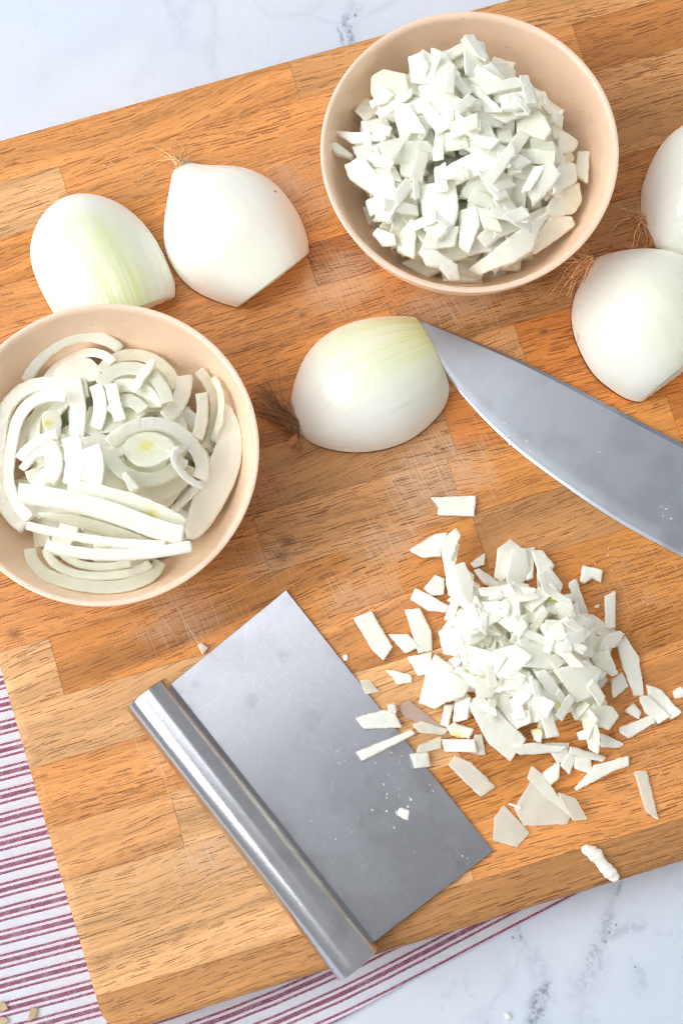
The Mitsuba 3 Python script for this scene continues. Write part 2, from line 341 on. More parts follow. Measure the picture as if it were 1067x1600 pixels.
def slab(P, t, step=0.0014, inset=0.0004, zfun=None, grid=0.0022, extra=None, round_=1.0):
    """A plate over the outline P (n x 2): thickness t (number or fn(xy)), soft edges, its mid-surface raised by zfun(xy)."""
    P = resample(ccw(P), step)
    n = ring_normals(P)
    inner = P - n * inset
    poly = Polygon(inner).buffer(0)
    if poly.is_empty or poly.area < 1e-8:
        inner = P * 0.9 + P.mean(0) * 0.1; poly = Polygon(inner).buffer(0)
    lo, hi = P.min(0), P.max(0)
    gx, gy = np.meshgrid(np.arange(lo[0] + grid / 2, hi[0], grid), np.arange(lo[1] + grid / 2, hi[1], grid))
    G = np.stack([gx.ravel(), gy.ravel()], 1)
    if len(G):
        core = poly.buffer(-grid * 0.45)
        G = G[shapely.contains_xy(core, G[:, 0], G[:, 1])] if not core.is_empty else G[:0]
    if extra is not None and len(extra):
        G = np.vstack([G, extra])
    cap = np.vstack([inner, G])
    tri = Delaunay(cap).simplices
    c = cap[tri].mean(1)
    ok = shapely.contains_xy(poly.buffer(1e-6), c[:, 0], c[:, 1])
    tri = tri[ok]
    a, b, d = cap[tri[:, 0]], cap[tri[:, 1]], cap[tri[:, 2]]
    cr = (b[:, 0] - a[:, 0]) * (d[:, 1] - a[:, 1]) - (b[:, 1] - a[:, 1]) * (d[:, 0] - a[:, 0])
    tri = tri[np.abs(cr) > 1e-13]; cr = cr[np.abs(cr) > 1e-13]
    tri = np.where((cr < 0)[:, None], tri[:, ::-1], tri)
    m, k = len(P), len(cap)
    th = (lambda q: np.full(len(q), t)) if not callable(t) else t
    zf = zfun or (lambda q: np.zeros(len(q)))
    tc, tp = th(cap), th(P)
    zc, zp = zf(cap), zf(P)
    i = np.arange(m); j = (i + 1) % m
    mid = P - n * inset * 0.30
    zm, tmid = zf(mid), th(mid)
    v = np.vstack([np.c_[cap, zc + tc / 2], np.c_[cap, zc - tc / 2], np.c_[mid, zm + tmid / 2 * (1 - 0.25 * round_)], np.c_[P, zp + tp / 2 * (1 - 0.70 * round_)],
                   np.c_[P, zp - tp / 2 * (1 - 0.70 * round_)], np.c_[mid, zm - tmid / 2 * (1 - 0.25 * round_)]])
    def band(u, w):       # u above w
        return np.vstack([np.stack([u + i, w + i, w + j], 1), np.stack([u + i, w + j, u + j], 1)])
    f = np.vstack([tri, tri[:, ::-1] + k, band(0, 2 * k), band(2 * k, 2 * k + m), band(2 * k + m, 2 * k + 2 * m), band(2 * k + 2 * m, 2 * k + 3 * m), band(2 * k + 3 * m, k)])
    return tm(v, f)
def tube(pts, r0, r1, sides=5):
    pts = np.asarray(pts, float)
    d = np.gradient(pts, axis=0); d /= np.linalg.norm(d, axis=1, keepdims=True) + 1e-12
    a = np.cross(d, [0.31, 0.17, 0.93]); a /= np.linalg.norm(a, axis=1, keepdims=True) + 1e-12
    b = np.cross(d, a)
    r = np.linspace(r0, r1, len(pts))[:, None, None]
    ang = np.arange(sides) * 2 * np.pi / sides
    v = (pts[:, None] + r * (np.cos(ang)[None, :, None] * a[:, None] + np.sin(ang)[None, :, None] * b[:, None])).reshape(-1, 3)
    f = []
    for i in range(len(pts) - 1):
        for s in range(sides):
            p, q = i * sides + s, i * sides + (s + 1) % sides
            f += [[p, q, q + sides], [p, q + sides, p + sides]]
    e = (len(pts) - 1) * sides
    f += [[0, s + 1, s] for s in range(1, sides - 1)] + [[e, e + s, e + s + 1] for s in range(1, sides - 1)]
    return tm(v, f)
def spline(P, n, closed=False):
    P = np.asarray(P, float)
    s = np.r_[0, np.cumsum(np.linalg.norm(np.diff(P, axis=0), axis=1))]
    return CubicSpline(s / s[-1], P)(np.linspace(0, 1, n))

# ------------------------------------------------------------------ countertop, towel, board
ct = trimesh.creation.box([2.4, 1.8, 0.03]); ct.apply_translation([0, 0, -0.015])
scene['countertop'] = mikit.ply(ct, 'marble')
labels['countertop'] = {'label': 'white marble countertop with faint grey veins', 'kind': 'structure'}

# the towel: one cloth, its stripes turning a little where it is pulled askew under the board
hem = [(905, 1394), (896, 1400), (740, 1481), (640, 1532), (540, 1587), (490, 1613), (400, 1650)]
outline = np.vstack([xy([(-60, 900)], 0), xy([(-80, 1300), (-90, 1680), (200, 1690)], 0), xy(hem[::-1], 0), xy([(860, 1300), (500, 1150)], 0)])
def towel_z(q):
    a = 0.0009 * (meshkit.noise(np.c_[q * 26, q[:, :1] * 0]) + 0.6 * meshkit.noise(np.c_[q * 60, q[:, :1] * 0 + 4]))
    return 0.0013 + a
tw = slab(outline, 0.0012, step=0.004, inset=0.0005, zfun=lambda q: towel_z(q) * np.clip(1, 0, 1), grid=0.006)
vx, vy = tw.vertices[:, 0], tw.vertices[:, 1]
x0, x1 = at(150, 1500, 0)[0], at(640, 1520, 0)[0]
a0, a1 = math.radians(14.2), math.radians(26.5)
xs = np.linspace(-0.4, 0.4, 2001)
slope = np.tan(a0 + (a1 - a0) * np.clip((xs - x0) / (x1 - x0), 0, 1))
G = np.r_[0, np.cumsum((slope[1:] + slope[:-1]) / 2 * np.diff(xs))]
w = np.interp(vx, xs, np.arctan(slope))
gx = np.interp(vx, xs, G)
hx, hy = at(740, 1478, 0)[:2]
vv = (vy - gx) - (hy - np.interp(hx, xs, G))
uvt = np.c_[vx / np.cos(w), vv * np.cos(w) + 20 * STRIPE + 0.0068]
whole('tea_towel', tw, 'cloth', 'white linen tea towel with thin red woven stripes lying under the wooden board', 'tea towel', smooth=True, uv=uvt)

# the board: oak staves glued side by side
def bf(U, V):
    return np.array([U * CB - V * SB, U * SB + V * CB])
left = lambda V: -0.1716 + (-0.026 - V) * 0.0315
outl = [bf(left(.2255), .2252), bf(left(-.1965), -.1965), bf(.315, -.1965), bf(.315, .2252)]
board2d = Polygon(outl).buffer(-0.013).buffer(0.013, quad_segs=10)
rows = [.2262, .2027, .1755, .152, .130, .1085, .088, .064, .040, .0105, -.018, -.0455, -.0735, -.1016, -.1259, -.152, -.178, -.198]
plan = [  # per row: (tone, U where the stave ends) ...
    [(0, .039), (6, .25), (6, .4)], [(1, -.083), (0, .179), (3, .4)], [(2, -.02), (0, .10), (6, .4)], [(0, -.06), (2, .12), (7, .4)], [(0, .02), (3, .4)],
    [(2, -.09), (0, .075), (7, .19), (4, .4)], [(0, -.10), (2, .05), (7, .16), (3, .4)], [(0, -.07), (3, .025), (6, .105), (5, .4)], [(0, -.09), (7, .06), (5, .4)], [(0, -.04), (6, .055), (2, .1635), (5, .4)],
    [(1, -.1458), (2, .058), (7, .4)], [(1, -.06), (0, .08), (2, .4)], [(0, -.10), (1, .03), (2, .4)], [(6, -.111), (1, .02), (0, .4)],
    [(1, -.02), (2, .09), (0, .4)], [(1, .0095), (0, .4)], [(7, .4)]]
bd = thing('cutting_board', 'oak butcher block cutting board with knife marks lying across the towel and marble', 'cutting board')
R_EDGE = 0.0042
edge_rings = [board2d.buffer(-d).exterior for d in (0.0006, 0.0014, 0.0026, 0.0042)]
core2d = board2d.exterior
num = 0
for r in range(len(rows) - 1):
    U0 = -0.30
    for tone, U1 in plan[r]:
        c = [bf(U0, rows[r + 1]), bf(U1, rows[r + 1]), bf(U1, rows[r]), bf(U0, rows[r])]
        U0 = U1
        cell = Polygon(c).buffer(-0.00003, join_style=2).intersection(board2d)
        if cell.is_empty or cell.area < 2e-6:
            continue
        P = np.array(cell.exterior.coords)[:-1]
        ex = []
        for ringline in edge_rings:
            g = ringline.intersection(cell.buffer(-0.0004))
            for s in getattr(g, 'geoms', [g]):
                if s.length > 0:
                    ex += [s.interpolate(x).coords[0] for x in np.arange(0.001, s.length, 0.003)]
        drop_d = 0.5
        def zf(q):
            return np.zeros(len(q))
        m = slab(P, TOP - 0.0028, step=0.003, inset=0.00012, grid=0.02, extra=np.array(ex) if ex else None, round_=0.02)
        v = m.vertices.copy()
        v[:, 2] += (TOP - 0.0028) / 2 + 0.0028
        topv = v[:, 2] > TOP * 0.6
        d = shapely.distance(shapely.points(v[:, :2]), core2d)
        x = np.clip(R_EDGE - d, 0, R_EDGE)
        v[topv, 2] -= (R_EDGE - np.sqrt(R_EDGE ** 2 - x ** 2))[topv]
        num += 1
        uv = np.tile([float(num), float(tone)], (len(v), 1))
        part(bd, 'stave', tm(v, m.faces), 'oak', smooth=True if False else False, uv=uv)

# ------------------------------------------------------------------ the height map that things come to rest on
RES = 0.0006
HX0, HY0, HNX, HNY = -0.20, -0.26, 700, 900
HM = np.full((HNY, HNX), TOP)
hxs, hys = HX0 + np.arange(HNX) * RES, HY0 + np.arange(HNY) * RES
def hm_at(q):
    i = np.clip(np.round((q[:, 1] - HY0) / RES).astype(int), 0, HNY - 1); j = np.clip(np.round((q[:, 0] - HX0) / RES).astype(int), 0, HNX - 1)
    return HM[i, j]
def cells(P):
    lo, hi = P.min(0), P.max(0)
    i0, i1 = [int(np.clip((a - HY0) / RES, 0, HNY - 1)) for a in (lo[1], hi[1] + RES)]
    j0, j1 = [int(np.clip((a - HX0) / RES, 0, HNX - 1)) for a in (lo[0], hi[0] + RES)]
    X, Y = np.meshgrid(hxs[j0:j1 + 1], hys[i0:i1 + 1])
    ok = shapely.contains_xy(Polygon(P).buffer(0), X.ravel(), Y.ravel()).reshape(X.shape)
    return (slice(i0, i1 + 1), slice(j0, j1 + 1)), ok, X, Y

# ------------------------------------------------------------------ bowls
def bowl(px_l, px_r, px_t, px_b, label, H=0.055):
    zr = TOP + H
    if px_l is None:                                   # cut off by the frame: from the other three
        t, b, r = at(*px_t, zr)[:2], at(*px_b, zr)[:2], at(*px_r, zr)[:2]
        R = (t[1] - b[1]) / 2
        c = np.array([r[0] - R, (t[1] + b[1]) / 2])
    else:
        l, r, t, b = (at(*p, zr)[:2] for p in (px_l, px_r, px_t, px_b))
        c = np.array([(l[0] + r[0]) / 2, (t[1] + b[1]) / 2])
        R = ((r[0] - l[0]) + (t[1] - b[1])) / 4
    s = R / 0.066
    outer = [(0, .0015), (.026, .0015), (.028, 0), (.033, 0), (.0345, .0025), (.042, .0062), (.052, .0165), (.0595, .031), (.0640, .045), (.0655, .0520), (.0660, .0540)]
    inner = [(.06585, .05455), (.0654, .0550), (.0648, .0551), (.0640, .0549), (.0634, .0543), (.0628, .0525), (.0608, .044), (.0560, .030), (.0480, .0175), (.0380, .0098), (.0270, .0068), (.0140, .0060), (0, .0058)]
    def dense(p, k):
        p = np.array(p, float)
        q = spline(p, k)
        return q
    prof = np.vstack([np.array(outer[:4], float), dense(outer[4:], 24), dense(inner, 46)])
    prof[:, 0] = np.maximum(prof[:, 0], 0) * s
    prof[0, 0] = prof[-1, 0] = 0
    prof[:, 1] *= H / 0.0551
    N = 128
    ang = np.arange(N) * 2 * np.pi / N
    v, rings = [], []
    for k, (rad, z) in enumerate(prof):
        if rad < 1e-9:
            rings.append([len(v)] * N); v.append([c[0], c[1], TOP + 0.0004 + z])
        else:
            wob = 1 + 0.0025 * np.sin(2 * ang + 0.7) + 0.0012 * np.sin(3 * ang)
            rings.append(list(range(len(v), len(v) + N)))
            v += np.c_[c[0] + rad * wob * np.cos(ang), c[1] + rad * wob * np.sin(ang), np.full(N, TOP + 0.0004 + z)].tolist()
    f = []
    for a, b in zip(rings, rings[1:]):
        for i in range(N):
            j = (i + 1) % N
            if a[i] != a[j]: f.append([a[i], a[j], b[j]])
            if b[i] != b[j]: f.append([a[i], b[j], b[i]])
    key = whole('bowl', tm(v, f), 'peach_glaze', label, 'bowl', smooth=True)
    inn = prof[-46:]
    X, Y = np.meshgrid(hxs, hys)
    rr = np.hypot(X - c[0], Y - c[1])
    zz = np.interp(rr, inn[::-1, 0], inn[::-1, 1] + TOP + 0.0004)
    inside = rr < inn[3, 0]
    HM[inside] = zz[inside]
    return key, c, R
b1key, B1, R1 = bowl((500, 237), (967, 237), (733, 17), (733, 457), 'peach glazed bowl filled with diced white onion')
b2key, B2, R2 = bowl(None, (405, 706), (170, 473), (170, 948), 'peach glazed bowl holding long onion slices, cut off by the picture edge')

# ------------------------------------------------------------------ onion halves
def to(P, s, ox=0.0, oy=0.0):
    P = np.asarray(P, float)
    return np.c_[ox + P[:, 0] / s, oy + P[:, 1] / s]
def half_onion(idx, Lp, Rp, label, hk=0.93, z=TOP + 0.009, cut_back=0.0):
    L, R = spline(xy(Lp, z), 72), spline(xy(Rp, z), 72)
    C, w = (L + R) / 2, np.linalg.norm(R - L, axis=1) / 2
    lat = (R - L) / np.maximum(2 * w, 1e-9)[:, None]
    N = 56
    phi = np.linspace(0, np.pi, N)
    key = thing('onion_half', label, 'onion half', 'peeled onion halves lying cut side down')
    v, uv = [], []
    h = w * hk
    rng = np.random.default_rng(idx + 5)
    axis = C[-1] - C[0]; axis /= np.linalg.norm(axis)
    for k in range(72):
        t = k / 71
        e = 1 + 0.012 * np.sin(5 * phi + idx) * np.sin(3 * t + idx)
        back = axis * 0.0060 * smooth_np(0.80, 1, t) * (idx < 2)
        q = C[k] + (np.cos(phi) * w[k] * e)[:, None] * (-lat[k]) + (np.sin(phi)[:, None] * back)
        v.append(np.c_[q, TOP + 0.0004 + np.sin(phi) ** 0.96 * h[k] * e])
        uv.append(np.c_[np.full(N, t), phi / np.pi + 2 * idx])
    V = np.array(v)
    n = V.shape[0]
    f = []
    for k in range(n - 1):
        for i in range(N - 1):
            a, b, c, d = k * N + i, k * N + i + 1, (k + 1) * N + i + 1, (k + 1) * N + i
            f += [[a, b, c], [a, c, d]]
        f += [[k * N, (k + 1) * N, (k + 1) * N + N - 1], [k * N, (k + 1) * N + N - 1, k * N + N - 1]]
    f += [[0, i + 1, i] for i in range(1, N - 1)]
    m = tm(V.reshape(-1, 3), f)
    fn = m.face_normals
    if fn[fn[:, 2].argsort()][:, 2].size and (fn[:, 2] * (m.triangles_center[:, 2] > TOP + 0.012) * m.area_faces).sum() < 0: m.invert()
    part(key, 'body', m, 'bulb_skin', smooth=True, uv=np.vstack(uv))
    # the cut end: rings of layers, each a little higher or lower than the next
    base = np.array([C[-1][0], C[-1][1], TOP + 0.0004])
    edge = V[-1]
    out2 = axis * 1.0
    ss = np.linspace(1, 0, 46)
    prof = 0.00022 * np.cos(ss * 2 * np.pi * 5.5) * (ss < 0.97) + 0.0008 * (1 - ss)
    pts, col = [], []
    for s_, pr in zip(ss, prof):
        q = base + (edge - base) * s_
        q = q + np.array([out2[0], out2[1], 0]) * (pr + 0.0001)
        pts.append(q)
        g = 0.5 + 0.5 * math.cos(s_ * 2 * np.pi * 5.5)
        col.append(np.tile(np.array([0.95, 0.97, 0.86]) * (1 - 0.08 * g) + np.array([0, 0.0, -0.08]) * g, (N, 1)))
    f = []
    for k in range(len(ss) - 1):
        for i in range(N - 1):
            a, b, c, d = k * N + i, k * N + i + 1, (k + 1) * N + i + 1, (k + 1) * N + i
            f += [[a, b, c], [a, c, d]]
    cm = tm(np.vstack(pts), f)
    nrm = cm.face_normals[:200].mean(0)
    if nrm @ np.array([out2[0], out2[1], 0]) < 0: cm.invert()
    part(key, 'cut_end', cm, 'bulb_cut', smooth=True, color=np.vstack(col))
    # rest others against it
    ring = np.vstack([L, R[::-1]])
    sl, ok, X, Y = cells(ring)
    HM[sl] = np.where(ok, np.maximum(HM[sl], TOP + 0.02), HM[sl])
    return key, C[0], -axis, w[0]
def smooth_np(a, b, x):
    t = np.clip((x - a) / (b - a), 0, 1)
    return t * t * (3 - 2 * t)

def roots(key, p0, direction, seed, n, length, spread, z0=0.004, col=(0.42, 0.24, 0.11), flakes=(), curl=0.35):
    rng = np.random.default_rng(seed)
    d0 = np.array([direction[0], direction[1]])
    side = np.array([-d0[1], d0[0]])
    ms, cs = [], []
    for _ in range(n):
        a = rng.normal(0, spread)
        d = d0 * math.cos(a) + side * math.sin(a)
        L = length * rng.uniform(0.35, 1.1)
        start = np.array([*(p0 + side * rng.uniform(-0.003, 0.003) - d0 * 0.001), TOP + rng.uniform(0.002, z0 + 0.004)])
        k = 9
        s = np.linspace(0, 1, k)
        bend = rng.normal(0, curl)
        wig = rng.normal(0, 0.0007, (k, 2)).cumsum(0) * 0.6
        xyp = start[:2] + np.outer(s * L, d) + np.outer(bend * s ** 2 * L, [-d[1], d[0]]) + wig
        zz = start[2] + rng.uniform(-0.002, 0.006) * np.sin(s * 2.2) + (TOP + 0.0006 - start[2]) * s ** 1.5 * rng.uniform(0.5, 1)
        r = rng.uniform(0.00012, 0.00028)
        m = tube(np.c_[xyp, np.maximum(zz, TOP + 0.0004)], r, r * 0.45, 4)
        ms.append(m); cs.append(np.tile(np.array(col) * rng.uniform(0.45, 1.75), (len(m.vertices), 1)))
    part(key, 'root_hairs', cat_(ms), 'dry_root', smooth=True, color=np.vstack(cs), kind='stuff', label='tuft of dry brown root hairs')
    for (fx, fy, size, ang) in flakes:
        q = at(fx, fy, TOP + 0.004)[:2]
        k = 9
        th = np.linspace(0, 2 * np.pi, k, endpoint=False)
        P = np.c_[np.cos(th) * size * rng.uniform(.7, 1.2, k), np.sin(th) * size * 0.45 * rng.uniform(.6, 1.3, k)]
        P = P @ np.array([[math.cos(ang), math.sin(ang)], [-math.sin(ang), math.cos(ang)]]) + q
        m = slab(P, 0.0003, step=0.0008, inset=0.0001, grid=0.0009, zfun=lambda qq: TOP + 0.0035 + 0.0016 * meshkit.noise(np.c_[qq * 420, qq[:, :1] * 0 + seed]))
        part(key, 'skin_flake', m, 'dry_root', smooth=True, color=np.tile(np.array([0.40, 0.17, 0.075]) * rng.uniform(.8, 1.3), (len(m.vertices), 1)))

sA = lambda P: to(P, 1.976, 0, 180)
oA = half_onion(0, sA([(242, 231), (180, 250), (130, 295), (97, 360), (88, 410), (100, 480), (130, 550), (165, 610), (215, 672)]),
                sA([(262, 231), (330, 245), (400, 285), (450, 335), (490, 395), (520, 460), (535, 505), (533, 545)]),
                'peeled onion half with a green streak, partly hidden behind the bowl of slices')
oB = half_onion(1, sA([(526, 160), (515, 230), (503, 320), (505, 390), (530, 455), (580, 515), (650, 555), (725, 578)]),
                sA([(590, 128), (680, 145), (770, 160), (840, 195), (890, 245), (925, 300), (945, 355), (950, 408)]),
                'white teardrop onion half with a pinched root end, behind the bowl of slices')
roots(oB[0], oB[1] + 0.001 * oB[2], at(262, 205, TOP)[:2] * 0 + np.array([-0.15, 0.99]), 21, 20, 0.013, 0.55, col=(0.72, 0.50, 0.26), curl=0.6)
oC = half_onion(2, [(458, 655), (454, 625), (463, 580), (485, 540), (520, 512), (560, 497), (600, 490.5), (645, 490)],
                [(470, 672), (490, 688), (520, 698), (550, 702), (600, 697), (640, 682), (675, 655), (696, 628), (703, 603)],
                'greenish white onion half touching the knife tip, brown root tuft pointing at a bowl')
roots(oC[0], oC[1], oC[2] * 0 + np.array([-0.80, 0.60]), 22, 110, 0.028, 0.13, col=(0.30, 0.15, 0.07), curl=0.22,
      flakes=[(452, 650, .0034, .9), (462, 672, .0040, 1.2), (458, 688, .0036, 1.0), (466, 694, .0028, 1.6), (446, 636, .0022, .4)])
s5 = lambda P: to(P, 2.499, 640, 300)
oD = half_onion(3, s5([(688, 300), (660, 370), (642, 440), (645, 520), (680, 620), (730, 700), (800, 760), (870, 798), (915, 805)]),
                s5([(735, 238), (800, 220), (900, 212), (1000, 222), (1067, 245), (1150, 305), (1200, 390), (1222, 480), (1215, 572)]),
                'white onion half with a frayed straw root tuft, just below the big bowl of dice')
roots(oD[0], oD[1], np.array([-0.93, -0.2]), 23, 130, 0.018, 0.55, col=(0.80, 0.52, 0.26), curl=0.8,
      flakes=[(905, 440, .0042, 1.1), (970, 383, .0050, .1), (915, 425, .003, .9), (985, 385, .003, -.2)])
sE = lambda P: to(P, 5.155, 860, 180)
oE = half_onion(4, sE([(790, 880), (850, 990), (920, 1060), (1030, 1108), (1200, 1140), (1400, 1110), (1550, 1020), (1650, 880)]),
                sE([(735, 770), (752, 690), (752, 600), (775, 480), (815, 370), (880, 240), (960, 140), (1080, 55), (1250, 10), (1450, 20)]),
                'white onion half cut off by the right picture edge')
roots(oE[0], oE[1], np.array([-0.95, 0.05]), 24, 40, 0.016, 0.75, col=(0.66, 0.40, 0.19), curl=0.6, flakes=[(993, 340, .0032, .3), (1012, 365, .0036, 1.9), (1017, 378, .003, 1.2)])
# the frayed pale fibres where the root was cut, as a part of each onion that has a root
for o, seed in ((oB, 31), (oC, 32), (oD, 33), (oE, 34)):
    rng = np.random.default_rng(seed)
    ms = []
    side = np.array([-o[2][1], o[2][0]])
    for _ in range(60):
        a = rng.uniform(0, np.pi)
        rr = o[3] * 1.02
        p = np.array([*(o[1] - side * math.cos(a) * rr - o[2] * rng.uniform(0.0002, 0.0016)), TOP + 0.0006 + rr * 0.93 * math.sin(a)])
        d = np.array([*(o[2] * rng.uniform(0.3, 1) - side * math.cos(a) * rng.uniform(0, .8)), math.sin(a) * rng.uniform(0, .8)])
        L = rng.uniform(0.0008, 0.0024)
        ms.append(tube([p - d * 0.0006, p + d * L * 0.5, p + d * L + rng.normal(0, .0003, 3)], 0.00028, 0.0001, 4))
    m = cat_(ms)
    part(o[0], 'root_fibres', m, 'dry_root', smooth=True, color=np.tile([0.66, 0.55, 0.38], (len(m.vertices), 1)), kind='stuff')
# a dark speck on the teardrop half

# ------------------------------------------------------------------ bench scraper
def raise_hm(P, zfun):
    sl, ok, X, Y = cells(P)
    z = zfun(np.c_[X.ravel(), Y.ravel()]).reshape(X.shape)
    HM[sl] = np.where(ok, np.maximum(HM[sl], z), HM[sl])
sc = thing('bench_scraper', 'stainless steel bench scraper with a rolled tube handle lying on the board', 'bench scraper')
RH = 0.0113
e1, e2 = at(229.5, 1084, TOP + RH), at(561, 1506, TOP + RH)
f1, f2 = at(447, 922, TOP + 0.0014), at(770, 1330, TOP + 0.0014)
ax = (e2 - e1) / np.linalg.norm(e2 - e1)
g1, g2 = at(262, 1049, TOP + .006), at(594, 1474, TOP + .006)
perp = np.array([-(f2 - f1)[1], (f2 - f1)[0]]); perp /= np.linalg.norm(perp)
if (e1[:2] - f1[:2]) @ perp < 0: perp = -perp
reach = abs((e1[:2] - f1[:2]) @ perp)
def blade_z(q):
    d = (q - f1[:2]) @ perp
    return TOP + 0.0010 + 0.0052 * np.clip(d / reach, 0, 1)
h1 = e1[:2] + ax[:2] * max(0.0005, (g1[:2] - e1[:2]) @ ax[:2] * 0 + 0.003)
h2 = e2[:2] - ax[:2] * 0.003
BL = np.array([f1[:2], f2[:2], h2, h1])
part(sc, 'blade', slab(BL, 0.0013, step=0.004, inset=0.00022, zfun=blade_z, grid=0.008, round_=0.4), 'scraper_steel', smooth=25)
raise_hm(BL, lambda q: blade_z(q) + 0.00065)
N = 64
prof = [(RH - .0006, 0), (RH - .0002, .0002), (RH, .0007)]
Lh = np.linalg.norm(e2 - e1)
prof = [(RH - .0013, .0008), (RH - .0011, .0002), (RH - .0007, 0), (RH - .0003, .0001), (RH, .0006)] + [(RH, x) for x in np.linspace(.004, Lh - .004, 8)] + \
       [(RH, Lh - .0006), (RH - .0003, Lh - .0001), (RH - .0007, Lh), (RH - .0011, Lh - .0002), (RH - .0013, Lh - .0008)]
e1c, ring = e1 + np.array([0, 0, 0.0004]), np.arange(N) * 2 * np.pi / N
lat = np.array([-ax[1], ax[0], 0])
v = np.vstack([e1c + ax * s + r * (np.cos(ring)[:, None] * lat + np.sin(ring)[:, None] * np.array([0, 0, 1.0])) for r, s in prof])
f = []
M = len(prof)
for a in range(M):
    b = (a + 1) % M
    for i in range(N):
        j = (i + 1) % N
        f += [[a * N + i, b * N + i, b * N + j], [a * N + i, b * N + j, a * N + j]]
hm_ = tm(v, f)
if hm_.volume < 0: hm_.invert()
part(sc, 'tube_handle', hm_, 'handle_steel', smooth=40)

# ------------------------------------------------------------------ chef's knife (its handle lies outside the frame)
kn = thing('chef_knife', 'steel chef knife with its tip against the greenish onion half', 'knife')
SP = [(649.5, 498), (690, 513), (760, 541), (826, 570), (896, 605), (980, 649), (1067, 694), (1280, 802), (1500, 912)]
ED = [(650.5, 501), (676, 545), (704, 594), (740, 638), (800, 697), (880, 758), (960, 812), (1067, 871), (1280, 986), (1500, 1098)]
ns, nt = 90, 26
S_, E_ = spline(xy(SP, TOP + .002), ns), spline(xy(ED, TOP + .0008), ns)
tt = np.r_[np.linspace(0, 0.962, nt - 4), 0.972, 0.982, 0.992, 1.0]
v, uv = [], []
for side in (1, 0):
    for i in range(ns):
        s = i / (ns - 1)
        q = S_[i] + (E_[i] - S_[i]) * tt[:, None]
        th = (0.0023 * (1 - tt) + 0.0006 * tt) * (0.35 + 0.65 * min(1, s * 5))
        th = np.where(tt > 0.965, th * (1 - tt) / 0.035 + 0.00012, th)
        th[0] *= 0.8
        v.append(np.c_[q, TOP + 0.0005 + (th if side else 0 * th)]); uv.append(np.c_[np.full(nt, s), tt])
v = np.vstack(v)
f = []
o = ns * nt
for i in range(ns - 1):
    for j in range(nt - 1):
        a, b, c, d = i * nt + j, i * nt + j + 1, (i + 1) * nt + j + 1, (i + 1) * nt + j
        f += [[a, b, c], [a, c, d], [o + a, o + c, o + b], [o + a, o + d, o + c]]
    for j in (0, nt - 1):
        a, d = i * nt + j, (i + 1) * nt + j
        f += [[a, d, o + d], [a, o + d, o + a]] if j == 0 else [[a, o + d, d], [a, o + a, o + d]]
for i in (0, ns - 1):
    for j in range(nt - 1):
        a, b = i * nt + j, i * nt + j + 1
        f += [[a, o + b, b], [a, o + a, o + b]] if i == 0 else [[a, b, o + b], [a, o + b, o + a]]
km = tm(v, f)
if km.volume < 0: km.invert()
part(kn, 'blade', km, 'knife_steel', smooth=True if False else False, uv=np.vstack(uv))
kdir = S_[-1] - S_[-8]; kdir /= np.linalg.norm(kdir); kper = np.array([kdir[1], -kdir[0]])
if (E_[-1] - S_[-1]) @ kper < 0: kper = -kper
def kp(a, b): return S_[-1] + kdir * a + kper * b
part(kn, 'bolster', slab(np.array([kp(-.001, .001), kp(.016, .001), kp(.016, .024), kp(-.001, .046)]), 0.009, zfun=lambda q: np.full(len(q), TOP + .0055), inset=.001, grid=.004), 'knife_steel', smooth=30, uv=None) if False else None
part(kn, 'handle', slab(np.array([kp(.0005, .002), kp(.05, .000), kp(.115, .004), kp(.122, .014), kp(.115, .030), kp(.06, .024), kp(.02, .026), kp(.0005, .028)]), 0.018, zfun=lambda q: np.full(len(q), TOP + .0098), inset=.004, grid=.006), 'black_grip', smooth=40)
raise_hm(np.vstack([S_, E_[::-1]]), lambda q: np.full(len(q), TOP + 0.002))

# ------------------------------------------------------------------ pieces of onion
WHITE = np.array([0.985, 0.985, 0.905])
GREEN = np.array([0.87, 0.91, 0.66])
CREAM = np.array([0.96, 0.95, 0.83])
YELLOW = np.array([0.86, 0.76, 0.10])
rng = np.random.default_rng(77)
def tint(m, base, spots=(), amp=0.03):
    v = m.vertices
    n = meshkit.noise(v * 260, 3)[:, None] - 0.5
    c = base * (1 + amp * 2 * n)
    gm = smooth_np(0.55, 0.85, meshkit.fbm(v * [55, 55, 40], 2, 11))[:, None] * 0.5
    c = c * (1 - gm) + c * np.array([0.975, 0.985, 0.87]) * gm
    for (px, py, r) in spots:
        q = at(px, py, float(np.median(v[:, 2])))
        wgt = np.exp(-(((v[:, :2] - q[:2]) ** 2).sum(1)) / r ** 2)[:, None] * 0.85
        c = c * (1 - wgt) + YELLOW * wgt
    return np.clip(c, 0, 0.985)
